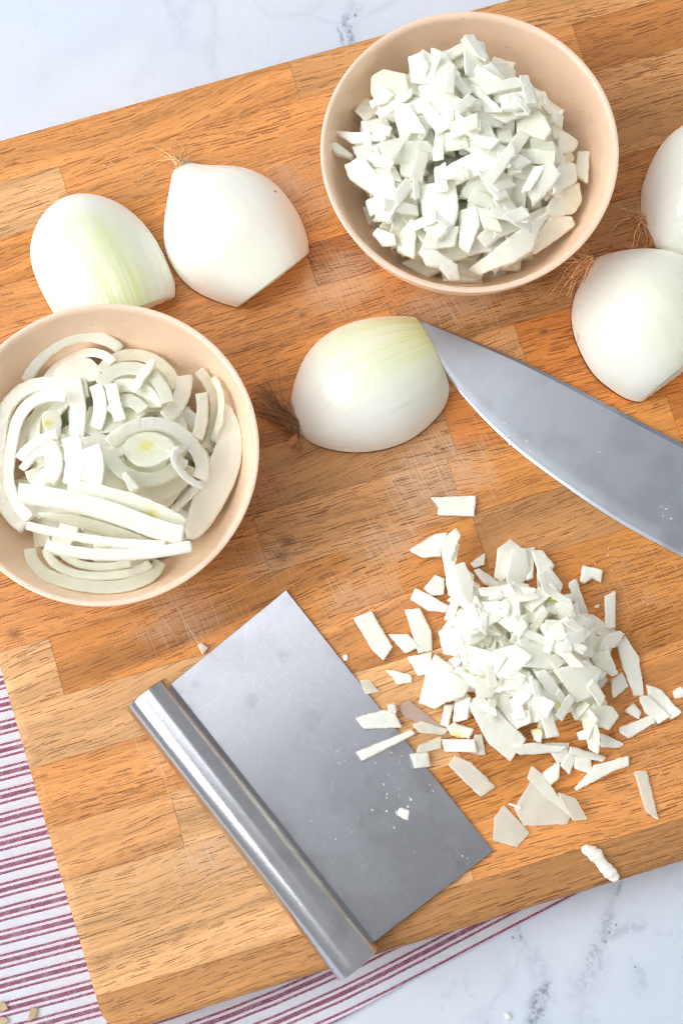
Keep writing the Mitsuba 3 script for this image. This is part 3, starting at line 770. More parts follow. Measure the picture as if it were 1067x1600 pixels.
def settle(P, t, px=False, bend=0.0, bang=0.0, maxslope=0.5, q=0.88, jit=0.08, sink=0.0, passes=3, lift=0.0):
    """Lay a plate of outline P on what is there: returns outline (metres), height function."""
    P = np.asarray(P, float)
    z = np.full(len(P), TOP + 0.004)
    jx, jy = rng.normal(0, jit, 2)
    for it in range(passes if px else 1):
        Q = at(P[:, 0], P[:, 1], z)[:, :2] if px else P
        c0 = Q.mean(0)
        sl, ok, X, Y = cells(Q)
        if ok.sum() < 4:
            xx, yy = Q[:, 0], Q[:, 1]; hh = hm_at(Q)
        else:
            xx, yy, hh = X[ok], Y[ok], HM[sl][ok]
        A = np.c_[xx - c0[0], yy - c0[1], np.ones(len(xx))]
        co = np.linalg.lstsq(A, hh, rcond=None)[0]
        g = co[:2] + ([jx, jy] if it == 0 or True else 0)
        nrm = np.linalg.norm(g)
        if nrm > maxslope: g = g * maxslope / nrm
        bd_ = np.array([math.cos(bang), math.sin(bang)])
        def shape(qq, g=g, c0=c0):
            d = (qq - c0)
            return d @ g + bend * (d @ bd_) ** 2
        res = hh - (shape(np.c_[xx, yy]) - t / 2)
        c = np.quantile(res, q) + 0.0002 - sink + lift
        zf = lambda qq, shape=shape, c=c: shape(qq) + c
        z = zf(Q)
    Q = at(P[:, 0], P[:, 1], z)[:, :2] if px else P
    sl, ok, X, Y = cells(Q)
    zz = zf(np.c_[X.ravel(), Y.ravel()]).reshape(X.shape) + t / 2
    HM[sl] = np.where(ok, np.maximum(HM[sl], zz), HM[sl])
    return Q, zf
def rough_edge(P, amp, seed):
    P = resample(ccw(P), 0.0016)
    n = ring_normals(P)
    return P + n * (amp * (meshkit.noise(np.c_[P * 900, np.full(len(P), seed)]) - 0.5))[:, None]
LB = LH = LS = None
def soften(P, r):
    g = Polygon(P).buffer(0)
    g2 = g.buffer(-r, join_style=1).buffer(2 * r, join_style=1, quad_segs=3).buffer(-r, join_style=1, quad_segs=3)
    g2 = g2 if g2.geom_type == 'Polygon' and g2.area > .6 * g.area else g
    return np.array(g2.simplify(r * .05).exterior.coords)[:-1] if g2.geom_type == 'Polygon' else P
def chaikin(P, n=2):
    P = np.asarray(P, float)
    for _ in range(n):
        Q = np.roll(P, -1, 0)
        P = np.stack([.75 * P + .25 * Q, .25 * P + .75 * Q], 1).reshape(-1, 2)
    return P
def piece(name, label, group, P, t=0.003, px=True, base=WHITE, bsdf='onion_flesh', spots=(), cat='onion piece', holder=None, partname='layer', kind=None, edge=0.0006, **kw):
    Q, zf = settle(P, t, px=px, **kw)
    s = rng.integers(1000)
    Q = rough_edge(soften(Q, .0005), edge, s * 0.37)
    c0 = Q.mean(0)
    tf = lambda q: t * (0.86 + 0.28 * meshkit.noise(np.c_[q * 180, np.full(len(q), s * .7)]))
    zz = lambda q: zf(q) + 0.0007 * (meshkit.noise(np.c_[q * 160, np.full(len(q), s * 1.3 + 5)]) - 0.5)
    m = slab(Q, tf, step=0.0012, inset=min(0.0008, t * .36), zfun=zz, grid=0.0020)
    col = tint(m, base * rng.uniform(0.98, 1.01), spots)
    dd = shapely.distance(shapely.points(m.vertices[:, :2]), Polygon(Q).exterior)[:, None]
    rim = np.exp(-dd / 0.0009)
    col = col * (rim + (1 - rim) * np.array([0.985, 0.99, 0.96]))
    ra = rng.uniform(0, np.pi)
    if label == LB: label = where_in(Q, cB, .052, 'onion piece', 'dice bowl')
    elif label == LH: label = where_in(Q, hcx, .056, 'onion piece', 'heap on the board')
    elif label == LS: label = where_in(Q, B2, .048, 'curved onion slice', 'slice bowl')
    d = m.vertices[:, :2] - c0
    uv = np.c_[d[:, 0] * math.cos(ra) + d[:, 1] * math.sin(ra), d[:, 1] * math.cos(ra) - d[:, 0] * math.sin(ra)] + s * .013
    if holder:
        return part(holder, partname, m, bsdf, smooth=True, color=col, uv=uv)
    return whole(name, m, bsdf, label, cat, group, kind, smooth=True, color=col, uv=uv)
CLOCK = ['twelve', 'one', 'two', 'three', 'four', 'five', 'six', 'seven', 'eight', 'nine', 'ten', 'eleven']
def where_in(P, centre, R, noun, pile):
    P = np.asarray(P)
    d = P.mean(0) - centre
    hour = CLOCK[int(round(math.degrees(math.atan2(d[0], d[1])) / 30)) % 12]
    ring = np.hypot(*d) / R
    ev = np.sqrt(np.maximum(np.linalg.eigvalsh(np.cov((P - P.mean(0)).T)), 1e-12))
    asp, area = ev[1] / ev[0], Polygon(P).buffer(0).area * 1e6
    size = 'small' if area < 45 else 'large' if area > 95 else 'medium'
    shape = 'squarish white ' + noun if asp < 1.7 else 'oblong white ' + noun if asp < 3 else 'narrow white ' + noun
    place = 'near the middle' if ring < .35 else f"halfway out at {hour} o'clock" if ring < .75 else f"at the {hour} o'clock edge"
    return f'{size} {shape} {place} of the {pile}'
def randquad(c, a, b, ang, r):
    q = np.array([[-a, -b], [a, -b], [a, b], [-a, b]]) * (1 + r.normal(0, .14, (4, 2)))
    q += np.array([1, 0]) * (q[:, 1:] * r.normal(0, .25))
    ca, sa = math.cos(ang), math.sin(ang)
    return q @ np.array([[ca, sa], [-sa, ca]]) + c
def drop(name, label, group, where, n, seed, size=(.005, .0125, .0028, .0052), fence=None, th=(.0018, .0030), **kw):
    r = np.random.default_rng(seed)
    for _ in range(n):
        c = where(r)
        P = randquad(c, r.uniform(*size[:2]), r.uniform(*size[2:]), r.uniform(0, np.pi), r)
        if fence is not None and np.linalg.norm(P - fence[0], axis=1).max() > fence[1]: P = P + (fence[0] - c) * (np.linalg.norm(P - fence[0], axis=1).max() - fence[1]) / np.linalg.norm(c - fence[0])
        base = WHITE if r.random() < .7 else CREAM * .35 + WHITE * .65
        piece(name, label, group, P, t=r.uniform(*th), px=False, base=base, bend=r.choice([-1, 1, -1]) * r.uniform(8, 30), bang=r.uniform(0, np.pi), jit=.09, sink=.0006, q=.84, **kw)
def bed(name, label, mid, where, n, seed, size, t=(.0035, .005), bsdf='onion_flesh', lim=None):
    """the buried pieces, too deep to be told apart"""
    r = np.random.default_rng(seed)
    ms = []
    for _ in range(n):
        c = where(r)
        if lim is not None and hm_at(c[None])[0] > lim(c): continue
        P = randquad(c, r.uniform(*size[:2]), r.uniform(*size[2:]), r.uniform(0, np.pi), r)
        if np.linalg.norm(P - mid, axis=1).max() > .054: continue
        tt_ = r.uniform(*t)
        Q, zf = settle(P, tt_, jit=.12, q=.7)
        ms.append(slab(Q, tt_, step=.004, inset=.0004, zfun=zf, grid=.005))
    m = cat_(ms)
    whole(name, m, bsdf, label, 'onion pieces', kind='stuff', smooth=True, color=tint(m, CREAM * [1.01, 1.02, 1.0]))  # warm glow in the gaps is put into the cream of the buried pieces
def in_disc(c, R, pw=0.5):
    def f(r):
        a, d = r.uniform(0, 2 * np.pi), R * r.random() ** pw
        return c + d * np.array([math.cos(a), math.sin(a)])
    return f

# ---- the bowl of dice
GB = 'diced onion heaped in the peach bowl'
LB = 'small translucent white piece of diced onion among those heaped in the bowl'
cB = B1 + np.array([-0.004, 0.000])
bed('diced_onion_bed', 'buried pieces of diced onion deep in the peach bowl', B1, in_disc(cB, .050), 330, 5, (.008, .012, .005, .007), lim=lambda c: TOP + .036 - 4.0 * ((c - cB) ** 2).sum())
drop('diced_onion', LB, GB, in_disc(cB, .049), 150, 6, size=(.0055, .0125, .0026, .0052), fence=(B1, .053))
s2 = lambda P: to(P, 1.8177, 480, 0)
BOWL = [
 ([(240, 140), (285, 150), (290, 210), (240, 205)], 'G', None), ([(440, 125), (500, 125), (515, 180), (510, 235), (445, 215)], 'W', 'square white onion piece standing topmost against the far bowl wall'),
 ([(515, 185), (565, 178), (592, 205), (590, 235), (520, 235)], 'W', None), ([(585, 240), (635, 240), (658, 290), (600, 290)], 'C', None),
 ([(660, 300), (692, 305), (690, 335)], 'C', None), ([(702, 320), (728, 332), (722, 365), (698, 350)], 'C', 'tiny onion cube by itself on the bowl wall'),
 ([(690, 350), (770, 400), (765, 420), (700, 395)], 'C', None), ([(765, 430), (802, 430), (795, 525), (760, 500)], 'C', 'upright onion slab nearest the shaded wall of the dice bowl'),
 ([(630, 395), (700, 400), (720, 460), (640, 460)], 'G', None), ([(350, 135), (400, 160), (435, 215), (410, 260), (350, 240)], 'W', None),
 ([(285, 165), (325, 150), (345, 190), (335, 240), (295, 235)], 'W', None), ([(325, 105), (345, 88), (420, 92), (415, 125), (375, 140), (330, 128)], 'W', 'pointed onion shred leaning farthest up the back of the dice bowl'),
 ([(520, 225), (560, 225), (565, 290), (530, 300)], 'W', None), ([(135, 315), (165, 275), (205, 290), (200, 320), (165, 348)], 'W', None),
 ([(180, 220), (215, 200), (280, 215), (290, 270), (200, 300), (180, 265)], 'G', 'rounded pale green onion piece at the edge of the bowl heap'),
 ([(545, 275), (620, 262), (660, 300), (590, 318), (550, 315)], 'W', None), ([(590, 318), (660, 315), (695, 370), (675, 402), (595, 380)], 'C', 'ribbed square onion piece lying on the shaded side of the bowl heap'),
 ([(712, 385), (738, 380), (740, 410), (760, 425), (735, 440), (710, 430)], 'W', None), ([(150, 345), (230, 335), (240, 375), (160, 370)], 'W', None),
 ([(420, 220), (500, 225), (500, 250), (430, 265)], 'W', None), ([(360, 475), (440, 470), (450, 510), (370, 505)], 'W', None), ([(370, 370), (450, 375), (460, 420), (390, 430)], 'G', 'pale green onion piece in the middle of the dice bowl'),
 ([(105, 470), (160, 440), (200, 500), (200, 560), (120, 510)], 'W', None), ([(185, 655), (200, 630), (250, 650), (255, 690), (215, 695)], 'W', None),
 ([(560, 415), (600, 440), (610, 490), (570, 500)], 'W', None), ([(480, 590), (530, 600), (555, 660), (500, 650)], 'G', None), ([(525, 560), (570, 555), (600, 600), (550, 620)], 'C', None),
 ([(315, 245), (380, 235), (410, 300), (400, 350), (330, 310)], 'W', None), ([(240, 300), (290, 295), (340, 380), (260, 385)], 'W', None),
 ([(535, 360), (580, 358), (585, 410), (540, 405)], 'W', None), ([(410, 290), (455, 350), (440, 365), (400, 330)], 'W', None), ([(440, 370), (540, 405), (640, 460), (600, 480), (500, 430)], 'W', None),
 ([(140, 425), (200, 418), (210, 450), (145, 450)], 'W', None), ([(205, 400), (340, 400), (390, 450), (300, 470), (215, 465)], 'W', None),
 ([(180, 480), (240, 470), (260, 580), (230, 640), (190, 590)], 'W', None), ([(430, 600), (480, 585), (490, 640), (460, 720), (430, 700)], 'G', None),
 ([(480, 480), (540, 490), (575, 560), (540, 570), (500, 520)], 'W', None), ([(255, 670), (295, 615), (312, 640), (305, 735), (255, 715)], 'W', None),
 ([(315, 530), (420, 510), (430, 600), (420, 640), (370, 690), (330, 650)], 'W', 'largest flat white onion piece on top of the dice in the bowl'),
 ([(315, 700), (370, 695), (430, 740), (437, 790), (405, 792), (375, 750), (340, 750)], 'W', 'knobbly white onion piece lowest against the near wall of the dice bowl'),
 ([(630, 690), (690, 615), (750, 615), (760, 640), (640, 725)], 'C', None), ([(670, 600), (700, 550), (770, 520), (780, 570), (760, 605), (700, 620)], 'C', 'creamy yellow onion root piece in the dice bowl'),
 ([(690, 500), (720, 465), (760, 465), (765, 515), (700, 555)], 'W', None), ([(630, 545), (655, 480), (690, 460), (720, 500), (690, 540), (640, 585)], 'W', None),
 ([(455, 770), (520, 720), (650, 620), (690, 600), (660, 650), (640, 710), (590, 745), (520, 770), (490, 785)], 'W', 'longest ragged white onion strip lying along the near edge of the dice'),
 ([(68, 370), (220, 370), (225, 395), (130, 410)], 'W', 'straight white onion strip poking towards the bowl rim'), ([(57, 408), (85, 408), (135, 445), (130, 455), (80, 440)], 'W', 'slim white onion shred leaning on the bowl wall below the straight strip'),
 ([(480, 50), (500, 40), (505, 55), (485, 92), (474, 80)], 'W', 'small onion scrap stuck alone high on the bowl wall'),
]
TONE = {'W': WHITE, 'G': GREEN * .38 + WHITE * .62, 'C': CREAM * .4 + WHITE * .6}
for P, c, lab in BOWL:
    P = s2(P)
    alone = lab and 'alone' in lab
    piece('diced_onion', lab or LB, None if lab else GB, P, t=rng.uniform(.0024, .0036), base=TONE[c], bend=0 if alone else rng.choice([-1, 1, -1]) * rng.uniform(5, 24), bang=rng.uniform(0, np.pi),
          jit=.0 if alone else .09, q=.85, maxslope=2.2 if alone else .7)

drop('diced_onion', LB, GB, in_disc(cB + np.array([-.002, 0]), .046), 48, 16, size=(.0040, .0095, .0014, .0032), fence=(B1, .051), th=(.0012, .0022))

# ---- the heap on the board
GH = 'diced onion in the loose heap on the board'
LH = 'white piece of diced onion among those in the loose heap on the board'
s6 = lambda P: to(P, 1.9506, 520, 760)
hull = Polygon(xy(s6([(330, 330), (520, 260), (660, 320), (780, 440), (850, 560), (800, 720), (620, 780), (480, 740), (330, 640), (330, 480)]), TOP)).buffer(-0.004)
hcx = np.array(hull.centroid.coords[0])
def in_heap(r):
    while True:
        b = hull.bounds
        c = np.array([r.uniform(b[0], b[2]), r.uniform(b[1], b[3])])
        c = hcx + (c - hcx) * r.uniform(.75, 1)
        if hull.contains(Point(*c)): return c
drop('chopped_onion', LH, GH, in_heap, 165, 8, size=(.0045, .0105, .0020, .0042))
HEAP = [
 [(230, 195), (310, 145), (350, 140), (330, 215), (270, 218)], [(275, 310), (310, 270), (340, 280), (340, 330), (300, 335)], [(390, 240), (430, 270), (430, 285), (400, 290)],
 [(490, 280), (500, 190), (540, 160), (580, 190), (540, 260), (520, 290)], [(580, 190), (615, 185), (610, 280), (590, 290)], [(425, 255), (445, 250), (510, 295), (500, 310), (460, 300)],
 [(640, 340), (660, 330), (682, 335), (680, 350), (645, 350)], [(165, 450), (230, 450), (265, 490), (220, 510)], [(815, 750), (890, 785), (870, 798), (815, 795)], [(845, 590), (880, 565), (900, 610), (850, 650)],
 [(950, 600), (1000, 620), (1065, 690), (1030, 712), (960, 640)], [(600, 195), (640, 195), (675, 240), (650, 300), (620, 310), (620, 250)], [(525, 270), (545, 185), (590, 190), (600, 260), (570, 310), (530, 300)],
 [(620, 270), (660, 245), (700, 300), (690, 330), (640, 320)], [(440, 310), (520, 300), (620, 310), (610, 345), (450, 335)], [(330, 200), (360, 170), (385, 175), (370, 260), (410, 290), (425, 385), (350, 330)],
 [(365, 240), (400, 230), (430, 290), (425, 385), (390, 330)], [(355, 140), (375, 127), (390, 150), (360, 230), (335, 220), (330, 180)], [(235, 345), (250, 308), (355, 365), (345, 385), (290, 380)],
 [(217, 375), (265, 372), (300, 440), (305, 500), (260, 510)], [(360, 345), (390, 345), (370, 400), (335, 410)], [(440, 345), (520, 460), (470, 440), (430, 400)], [(320, 440), (360, 425), (385, 520), (335, 510)],
 [(380, 400), (420, 390), (440, 480), (380, 490)], [(450, 350), (570, 350), (570, 430), (540, 445), (480, 395)], [(580, 350), (640, 345), (650, 400), (590, 420)], [(670, 360), (715, 340), (745, 400), (690, 420), (680, 390)],
 [(715, 295), (740, 280), (780, 395), (750, 410)], [(690, 420), (740, 410), (745, 480), (710, 530), (680, 500)], [(620, 410), (660, 420), (700, 520), (660, 500)], [(745, 390), (790, 390), (870, 445), (830, 470), (780, 440)],
 [(755, 450), (800, 430), (790, 520), (760, 520)], [(820, 460), (870, 440), (890, 450), (860, 490), (800, 510)], [(780, 510), (840, 500), (868, 570), (850, 580), (800, 550)],
 [(670, 560), (770, 530), (820, 560), (790, 640), (740, 660)], [(790, 660), (850, 670), (872, 700), (840, 745), (800, 730)], [(750, 690), (790, 660), (815, 760), (810, 820), (780, 800)],
 [(560, 460), (640, 470), (690, 530), (680, 560), (580, 550)], [(480, 500), (560, 480), (610, 520), (540, 590), (480, 570)], [(400, 480), (470, 500), (530, 520), (500, 570), (420, 560)],
 [(225, 520), (300, 505), (300, 570), (260, 580)], [(260, 660), (280, 580), (310, 510), (370, 550), (360, 650), (310, 680)], [(350, 560), (420, 600), (400, 640), (350, 660)], [(430, 580), (500, 590), (490, 640), (440, 650)],
 [(560, 600), (610, 570), (610, 640), (640, 680), (570, 660)], [(325, 730), (340, 665), (370, 665), (350, 735)], [(370, 660), (420, 640), (410, 710), (365, 720)], [(540, 690), (600, 680), (605, 720), (560, 740)],
 [(600, 740), (640, 735), (635, 785), (610, 775)], [(625, 670), (660, 660), (690, 760), (650, 770)], [(690, 850), (720, 800), (740, 830), (720, 880)], [(730, 820), (785, 820), (790, 880), (735, 860)],
 [(640, 780), (720, 780), (710, 850), (680, 840)], [(640, 870), (690, 835), (690, 890), (660, 915), (630, 890)], [(720, 790), (835, 825), (820, 840), (720, 815)], [(540, 800), (600, 780), (710, 790), (700, 810), (570, 820)],
 [(740, 750), (795, 730), (780, 770), (750, 775)], [(410, 665), (460, 640), (590, 770), (540, 840), (470, 780)], [(460, 650), (490, 640), (495, 670), (465, 680)], [(610, 565), (645, 555), (735, 685), (685, 700)],
 [(862, 480), (890, 455), (930, 520), (948, 640), (915, 640), (880, 550)], [(930, 640), (960, 635), (1030, 700), (990, 725), (950, 690)],
]
HLAB = {6: 'small olive green onion shred half buried in the board heap', 0: 'thin pointed onion petal sticking out of the heap towards the small strip above', 10: 'wedge of onion farthest to the right in the heap',
        57: 'biggest flat white onion slab on the near side of the board heap', 59: 'straight white onion stick lying on top of the heap, yellow at its lower end', 60: 'long bent onion strip curving down the right side of the heap',
        34: 'wide smooth pale onion sheet on the right half of the heap', 17: 'crumpled onion knob at the very top of the heap'}
for i, P in enumerate(HEAP):
    lab = HLAB.get(i)
    base = np.array([0.55, 0.55, 0.12]) if i == 6 else WHITE * (0.97 if rng.random() < .3 else 1.0) if rng.random() < .75 else WHITE * .6 + CREAM * .4
    spots = [(520 + 685 / 1.95, 760 + 665 / 1.95, .0018)] if i == 59 else [(520 + 622 / 1.95, 760 + 745 / 1.95, .002)] if i == 48 else ()
    piece('chopped_onion', lab or LH, None if lab else GH, s6(P), t=rng.uniform(.0018, .0032), base=base, bend=rng.choice([-1, 1, -1]) * rng.uniform(5, 26), bang=rng.uniform(0, np.pi), jit=.12, spots=spots, q=.88)

drop('chopped_onion', LH, GH, in_heap, 46, 18, size=(.0032, .0085, .0013, .0028), th=(.0010, .0020))

# ---- pieces lying by themselves
STRAY = [  # outline, thickness, material, label
 ([(295, 33), (437, 28), (430, 92), (318, 88), (322, 65)], .0022, 0, 'onion strip lying alone between the heap and the onion half'),
 ([(60, 400), (118, 380), (182, 490), (155, 533), (120, 500)], .0022, 0, 'flat onion strip lying alone between the scraper and the heap'),
 ([(155, 560), (185, 560), (240, 575), (240, 598), (195, 605), (180, 580)], .0020, 0, 'bone shaped onion scrap near the scraper edge'),
 ([(415, 235), (465, 200), (462, 240), (430, 250)], .0022, 0, 'small pointed onion chip above the heap'),
 ([(750, 290), (760, 240), (822, 255), (815, 295), (790, 280), (765, 298)], .0034, 0, 'notched onion cube lying alone towards the knife'),
 ([(825, 335), (860, 318), (860, 430), (840, 438), (828, 430)], .0030, 0, 'upright onion strip at the upper right of the heap'),
 ([(785, 368), (812, 358), (810, 372)], .0012, 0, 'tiny onion crumb beside the upright strip'),
 ([(1035, 625), (1060, 608), (1080, 640), (1040, 650)], .0030, 0, 'small onion chip at the right picture edge'),
 ([(885, 685), (915, 660), (940, 690), (930, 710)], .0028, 0, 'small onion square in the fork of the long strips'),
 ([(870, 735), (975, 695), (980, 720), (900, 770), (870, 750)], .0022, 0, 'onion strip lying flat under the end of the long bent strip'),
 ([(735, 920), (795, 850), (900, 820), (903, 850), (850, 870), (740, 928)], .0022, 0, 'long tapering onion sliver pointing away below the heap'),
 ([(915, 868), (955, 866), (993, 1020), (950, 990)], .0018, 1, 'narrow onion strip lying alone near the lower right of the board'),
 ([(550, 980), (600, 900), (640, 890), (725, 1000), (715, 1030), (580, 1035)], .0016, 1, 'broad translucent onion petal below the heap'),
 ([(488, 1080), (490, 1010), (520, 970), (600, 1055), (560, 1100)], .0016, 1, 'fan shaped translucent onion petal nearest the corner of the scraper'),
 ([(605, 850), (630, 870), (730, 1000), (715, 1005), (630, 930), (590, 890)], .0014, 1, 'thin onion skin sliver lying across the broad petal'),
 ([(680, 930), (740, 950), (775, 1015), (730, 1018)], .0014, 1, 'torn onion petal tucked beside the broad petal'),
 ([(525, 960), (575, 975), (570, 985), (535, 970)], .0016, 0, 'little onion splinter between the two translucent petals'),
 ([(200, 670), (230, 652), (330, 730), (310, 745), (215, 700)], .0007, 2, 'see-through brownish onion membrane by the scraper edge'),
 ([(240, 725), (270, 715), (350, 740), (340, 758), (260, 750)], .0014, 1, 'pale onion strip touching the see-through membrane'),
 ([(350, 850), (370, 820), (420, 840), (495, 915), (450, 948), (400, 900)], .0020, 1, 'ribbed flat onion strip between the scraper and the translucent petals'),
 ([(260, 790), (330, 760), (330, 800), (250, 815)], .0016, 1, 'onion sliver reaching from the scraper edge to the yellow piece'),
 ([(430, 755), (455, 755), (465, 820), (420, 815)], .0016, 1, 'thin onion square beside the yellow tinged piece'),
 ([(330, 770), (430, 770), (440, 810), (340, 810)], .0022, 0, 'flat onion piece beneath the yellow tinged piece'),
 ([(345, 735), (370, 718), (430, 740), (415, 770), (360, 760)], .0030, 0, 'yellow tinged onion core piece at the heap edge by the scraper'),
 ([(65, 705), (160, 680), (190, 690), (212, 735), (95, 740)], .0024, 0, 'broad onion piece lying on the scraper blade'),
 ([(165, 665), (190, 660), (195, 690), (170, 690)], .0024, 0, 'little onion cube on top of the broad piece on the scraper'),
 ([(70, 810), (240, 740), (252, 755), (90, 838)], .0026, 0, 'long onion stick lying on the scraper blade'),
 ([(235, 815), (290, 810), (298, 855), (250, 860)], .0034, 0, 'onion cube lying on the scraper edge'),
 ([(195, 1000), (205, 978), (235, 988), (228, 1020)], .0022, 0, 'small square onion bit alone in the middle of the scraper blade'),
 ([(80, 590), (110, 590), (140, 625), (100, 635)], .0008, 1, 'thin onion film on the scraper edge'),
 ([(28, 515), (45, 510), (47, 530), (34, 532)], .0012, 0, 'onion crumb on the upper scraper edge'),
]
for P, t, mat, lab in STRAY:
    spots = [(520 + 375 / 1.95, 760 + 765 / 1.95, .0028)] if 'yellow tinged onion core' in lab else ()
    base = [WHITE, WHITE, np.array([.80, .66, .58])][mat]
    piece('loose_onion', lab, None, s6(P), t=t, base=base, bsdf=('onion_flesh', 'onion_petal', 'onion_petal')[mat], spots=spots, bend=rng.choice([-1, 1]) * rng.uniform(0, 4), bang=rng.uniform(0, np.pi), jit=.01, maxslope=.35, q=.95)
# the lumpy scrap near the board's edge: three lobes in one body
lob = []
for (px, py, r, h) in [(772, 1106, .0028, .0016), (784, 1112, .0034, .0018), (796, 1124, .0036, .0021), (806, 1136, .0030, .0018), (816, 1148, .0030, .0016), (828, 1162, .0033, .0018), (841, 1176, .0034, .0019), (852, 1188, .0028, .0014), (806, 1112, .0018, .0014)]:
    q = to([(px, py)], 1.9506, 520, 760)[0]
    s = trimesh.creation.icosphere(3, 1.0); s.apply_scale([r, r * .8, h]); s.apply_translation([*at(q[0], q[1], TOP)[:2], TOP + h * .8])
    import manifold3d as m3
    lob.append(m3.Manifold(m3.Mesh(np.asarray(s.vertices, np.float32), np.asarray(s.faces, np.uint32))))
u = lob[0]
for x in lob[1:]: u = u + x
u = u.refine_to_length(0.0006).to_mesh()
lm = tm(u.vert_properties[:, :3], u.tri_verts)
lm = trimesh.Trimesh(lm.vertices, lm.faces, process=True); trimesh.smoothing.filter_taubin(lm, iterations=90)
lm.vertices += lm.vertex_normals * (0.0005 * (meshkit.noise(lm.vertices * 500, 2) - .5))[:, None]
lm.vertices[:, 2] += TOP + .0002 - lm.vertices[:, 2].min()
whole('loose_onion', lm, 'onion_flesh', 'crinkled lumpy onion scrap near the front edge of the board', 'onion piece', smooth=True, color=tint(lm, WHITE))
for P, lab in [([(308, 1008), (315, 1003), (326, 1012), (318, 1024)], 'onion sliver sticking out from behind the upper corner of the scraper'),
               ([(786, 1584), (793, 1582), (799, 1590), (791, 1594)], 'tiny onion crumb on the marble in front of the board')]:
    if 'marble' in lab:
        Q = at(*np.array(P, float).T, .001)[:, :2]
        m = slab(Q, .0016, step=.0006, inset=.0003, zfun=lambda q: np.full(len(q), .0010), grid=.001)
        whole('loose_onion', m, 'onion_film', lab, 'onion piece', smooth=True, color=tint(m, WHITE))
    else:
        piece('loose_onion', lab, None, P, t=.0022, bsdf='onion_film', jit=0, maxslope=.2)
# crumbs too small to count
def crumbs(name, label, where, n, seed, zf, r=(.0003, .0008)):
    g = np.random.default_rng(seed)
    ms = []
    for _ in range(n):
        p = where(g)
        s = trimesh.creation.icosphere(1, g.uniform(*r)); s.vertices *= g.uniform(.6, 1.4, 3) * [1, 1, .6]
        s.apply_translation([*p, zf(p[None])[0] + .0002]); ms.append(s)
    m = cat_(ms)
    whole(name, m, 'onion_film', label, 'crumbs', kind='stuff', smooth=True, color=tint(m, WHITE))
def near(pts, spread):
    pts = [at(*p, TOP)[:2] for p in pts]
    return lambda g: pts[g.integers(len(pts))] + g.normal(0, spread, 2)
crumbs('scraper_crumbs', 'wet onion crumbs on the scraper blade', near([(625, 1212), (612, 1205), (640, 1240), (600, 1280), (560, 1180), (700, 1340), (530, 1300)], .006), 44, 3, lambda q: blade_z(q) + .0007, (.00015, .0005))
crumbs('knife_crumbs', 'tiny onion specks on the knife blade', near([(786, 618), (803, 684), (972, 703), (1003, 708), (925, 709), (1050, 730), (995, 810), (1040, 800), (825, 690)], .003), 26, 4, lambda q: np.full(len(q), TOP + .0016), (.0002, .0006))
crumbs('board_crumbs', 'tiny onion shreds scattered on the board round the heap', near([(600, 1000), (700, 1210), (1000, 1150), (950, 900), (640, 1060)], .012), 24, 9, lambda q: np.full(len(q), TOP), (.0002, .0005))

# ---- the bowl of slices
GS = 'onion slices in the peach bowl'
LS = 'curved white onion slice among those in the bowl'
LC = LC_ = GREEN * .15 + WHITE * .85
def in_b2(r):
    return in_disc(B2 + np.array([0, -.001]), .047)(r)
bed('onion_slice_bed', 'buried onion slices deep in the second bowl', B2, in_b2, 200, 15, (.010, .018, .004, .008), lim=lambda c: TOP + .024 - 3.0 * ((c - B2) ** 2).sum())
s3 = lambda P: to(P, 2.4814, 0, 440)
def ribbon(pts, wpx):
    P = s3(pts)
    P = spline(P, 26) if len(P) > 2 else P
    g = LineString(P).buffer(wpx / 2.4814 / 2, cap_style=2, join_style=1).simplify(.4)
    if g.geom_type != 'Polygon': g = max(g.geoms, key=lambda a: a.area)
    return np.array(g.exterior.coords)[:-1]
def slice_thing(label, layers, t, base=None, film=False, spots=(), group=None, poly=False, **kw):
    key = thing('onion_slice', label, 'onion slice', group)
    kw = {**dict(jit=.05, q=.95, maxslope=.8), **kw}
    for k, l in enumerate(layers):
        P = chaikin(s3(l)) if poly == 2 or isinstance(l, list) and not poly else s3(l) if poly else ribbon(*l)
        piece('', '', None, P, t=t, base=(base if base is not None else WHITE) * (1 - .03 * k), bsdf='onion_film' if film else 'onion_flesh', holder=key, spots=spots, edge=.0004, bend=kw.get('bend', 0) if k == 0 else 0,
              **{a: b for a, b in kw.items() if a != 'bend'})
    return key
r_ = np.random.default_rng(91)
for k in range(44):
    c = in_disc(B2 + np.array([0, -.001]), .036)(r_)
    R, a0_, da = r_.uniform(.014, .030), r_.uniform(0, 2 * np.pi), r_.uniform(1.1, 2.4)
    th = np.linspace(a0_, a0_ + da, 14)
    arc = c + np.c_[np.cos(th), np.sin(th) * r_.uniform(.7, 1)] * R - np.array([math.cos(a0_ + da / 2), math.sin(a0_ + da / 2)]) * R * .6
    far = np.linalg.norm(arc - B2, axis=1).max()
    if far > .048: arc = arc + (B2 - arc.mean(0)) * min(1, (far - .048) / max(1e-6, np.linalg.norm(B2 - arc.mean(0))))
    g = LineString(arc).buffer(r_.uniform(.0024, .0056), cap_style=2)
    if np.linalg.norm(np.array(g.exterior.coords) - B2, axis=1).max() > .056: continue
    piece('onion_slice', LS, GS, np.array(g.exterior.coords)[:-1], t=r_.uniform(.0015, .0026), px=False, bsdf='onion_film', base=WHITE if r_.random() < .6 else LC_, bend=r_.uniform(-8, 4), jit=.12, edge=.0004, cat='onion slice', q=.85)
slice_thing('nested pale translucent onion layers against the back wall of the slice bowl', [([(395, 352), (480, 288), (570, 292), (650, 345), (688, 420)], 46), ([(395, 400), (470, 340), (560, 348), (625, 405), (655, 470)], 52), ([(410, 455), (480, 402), (550, 415), (605, 490)], 54), ([(430, 510), (490, 462), (560, 500)], 52)], .0022, LC * .97, film=True, maxslope=.7)
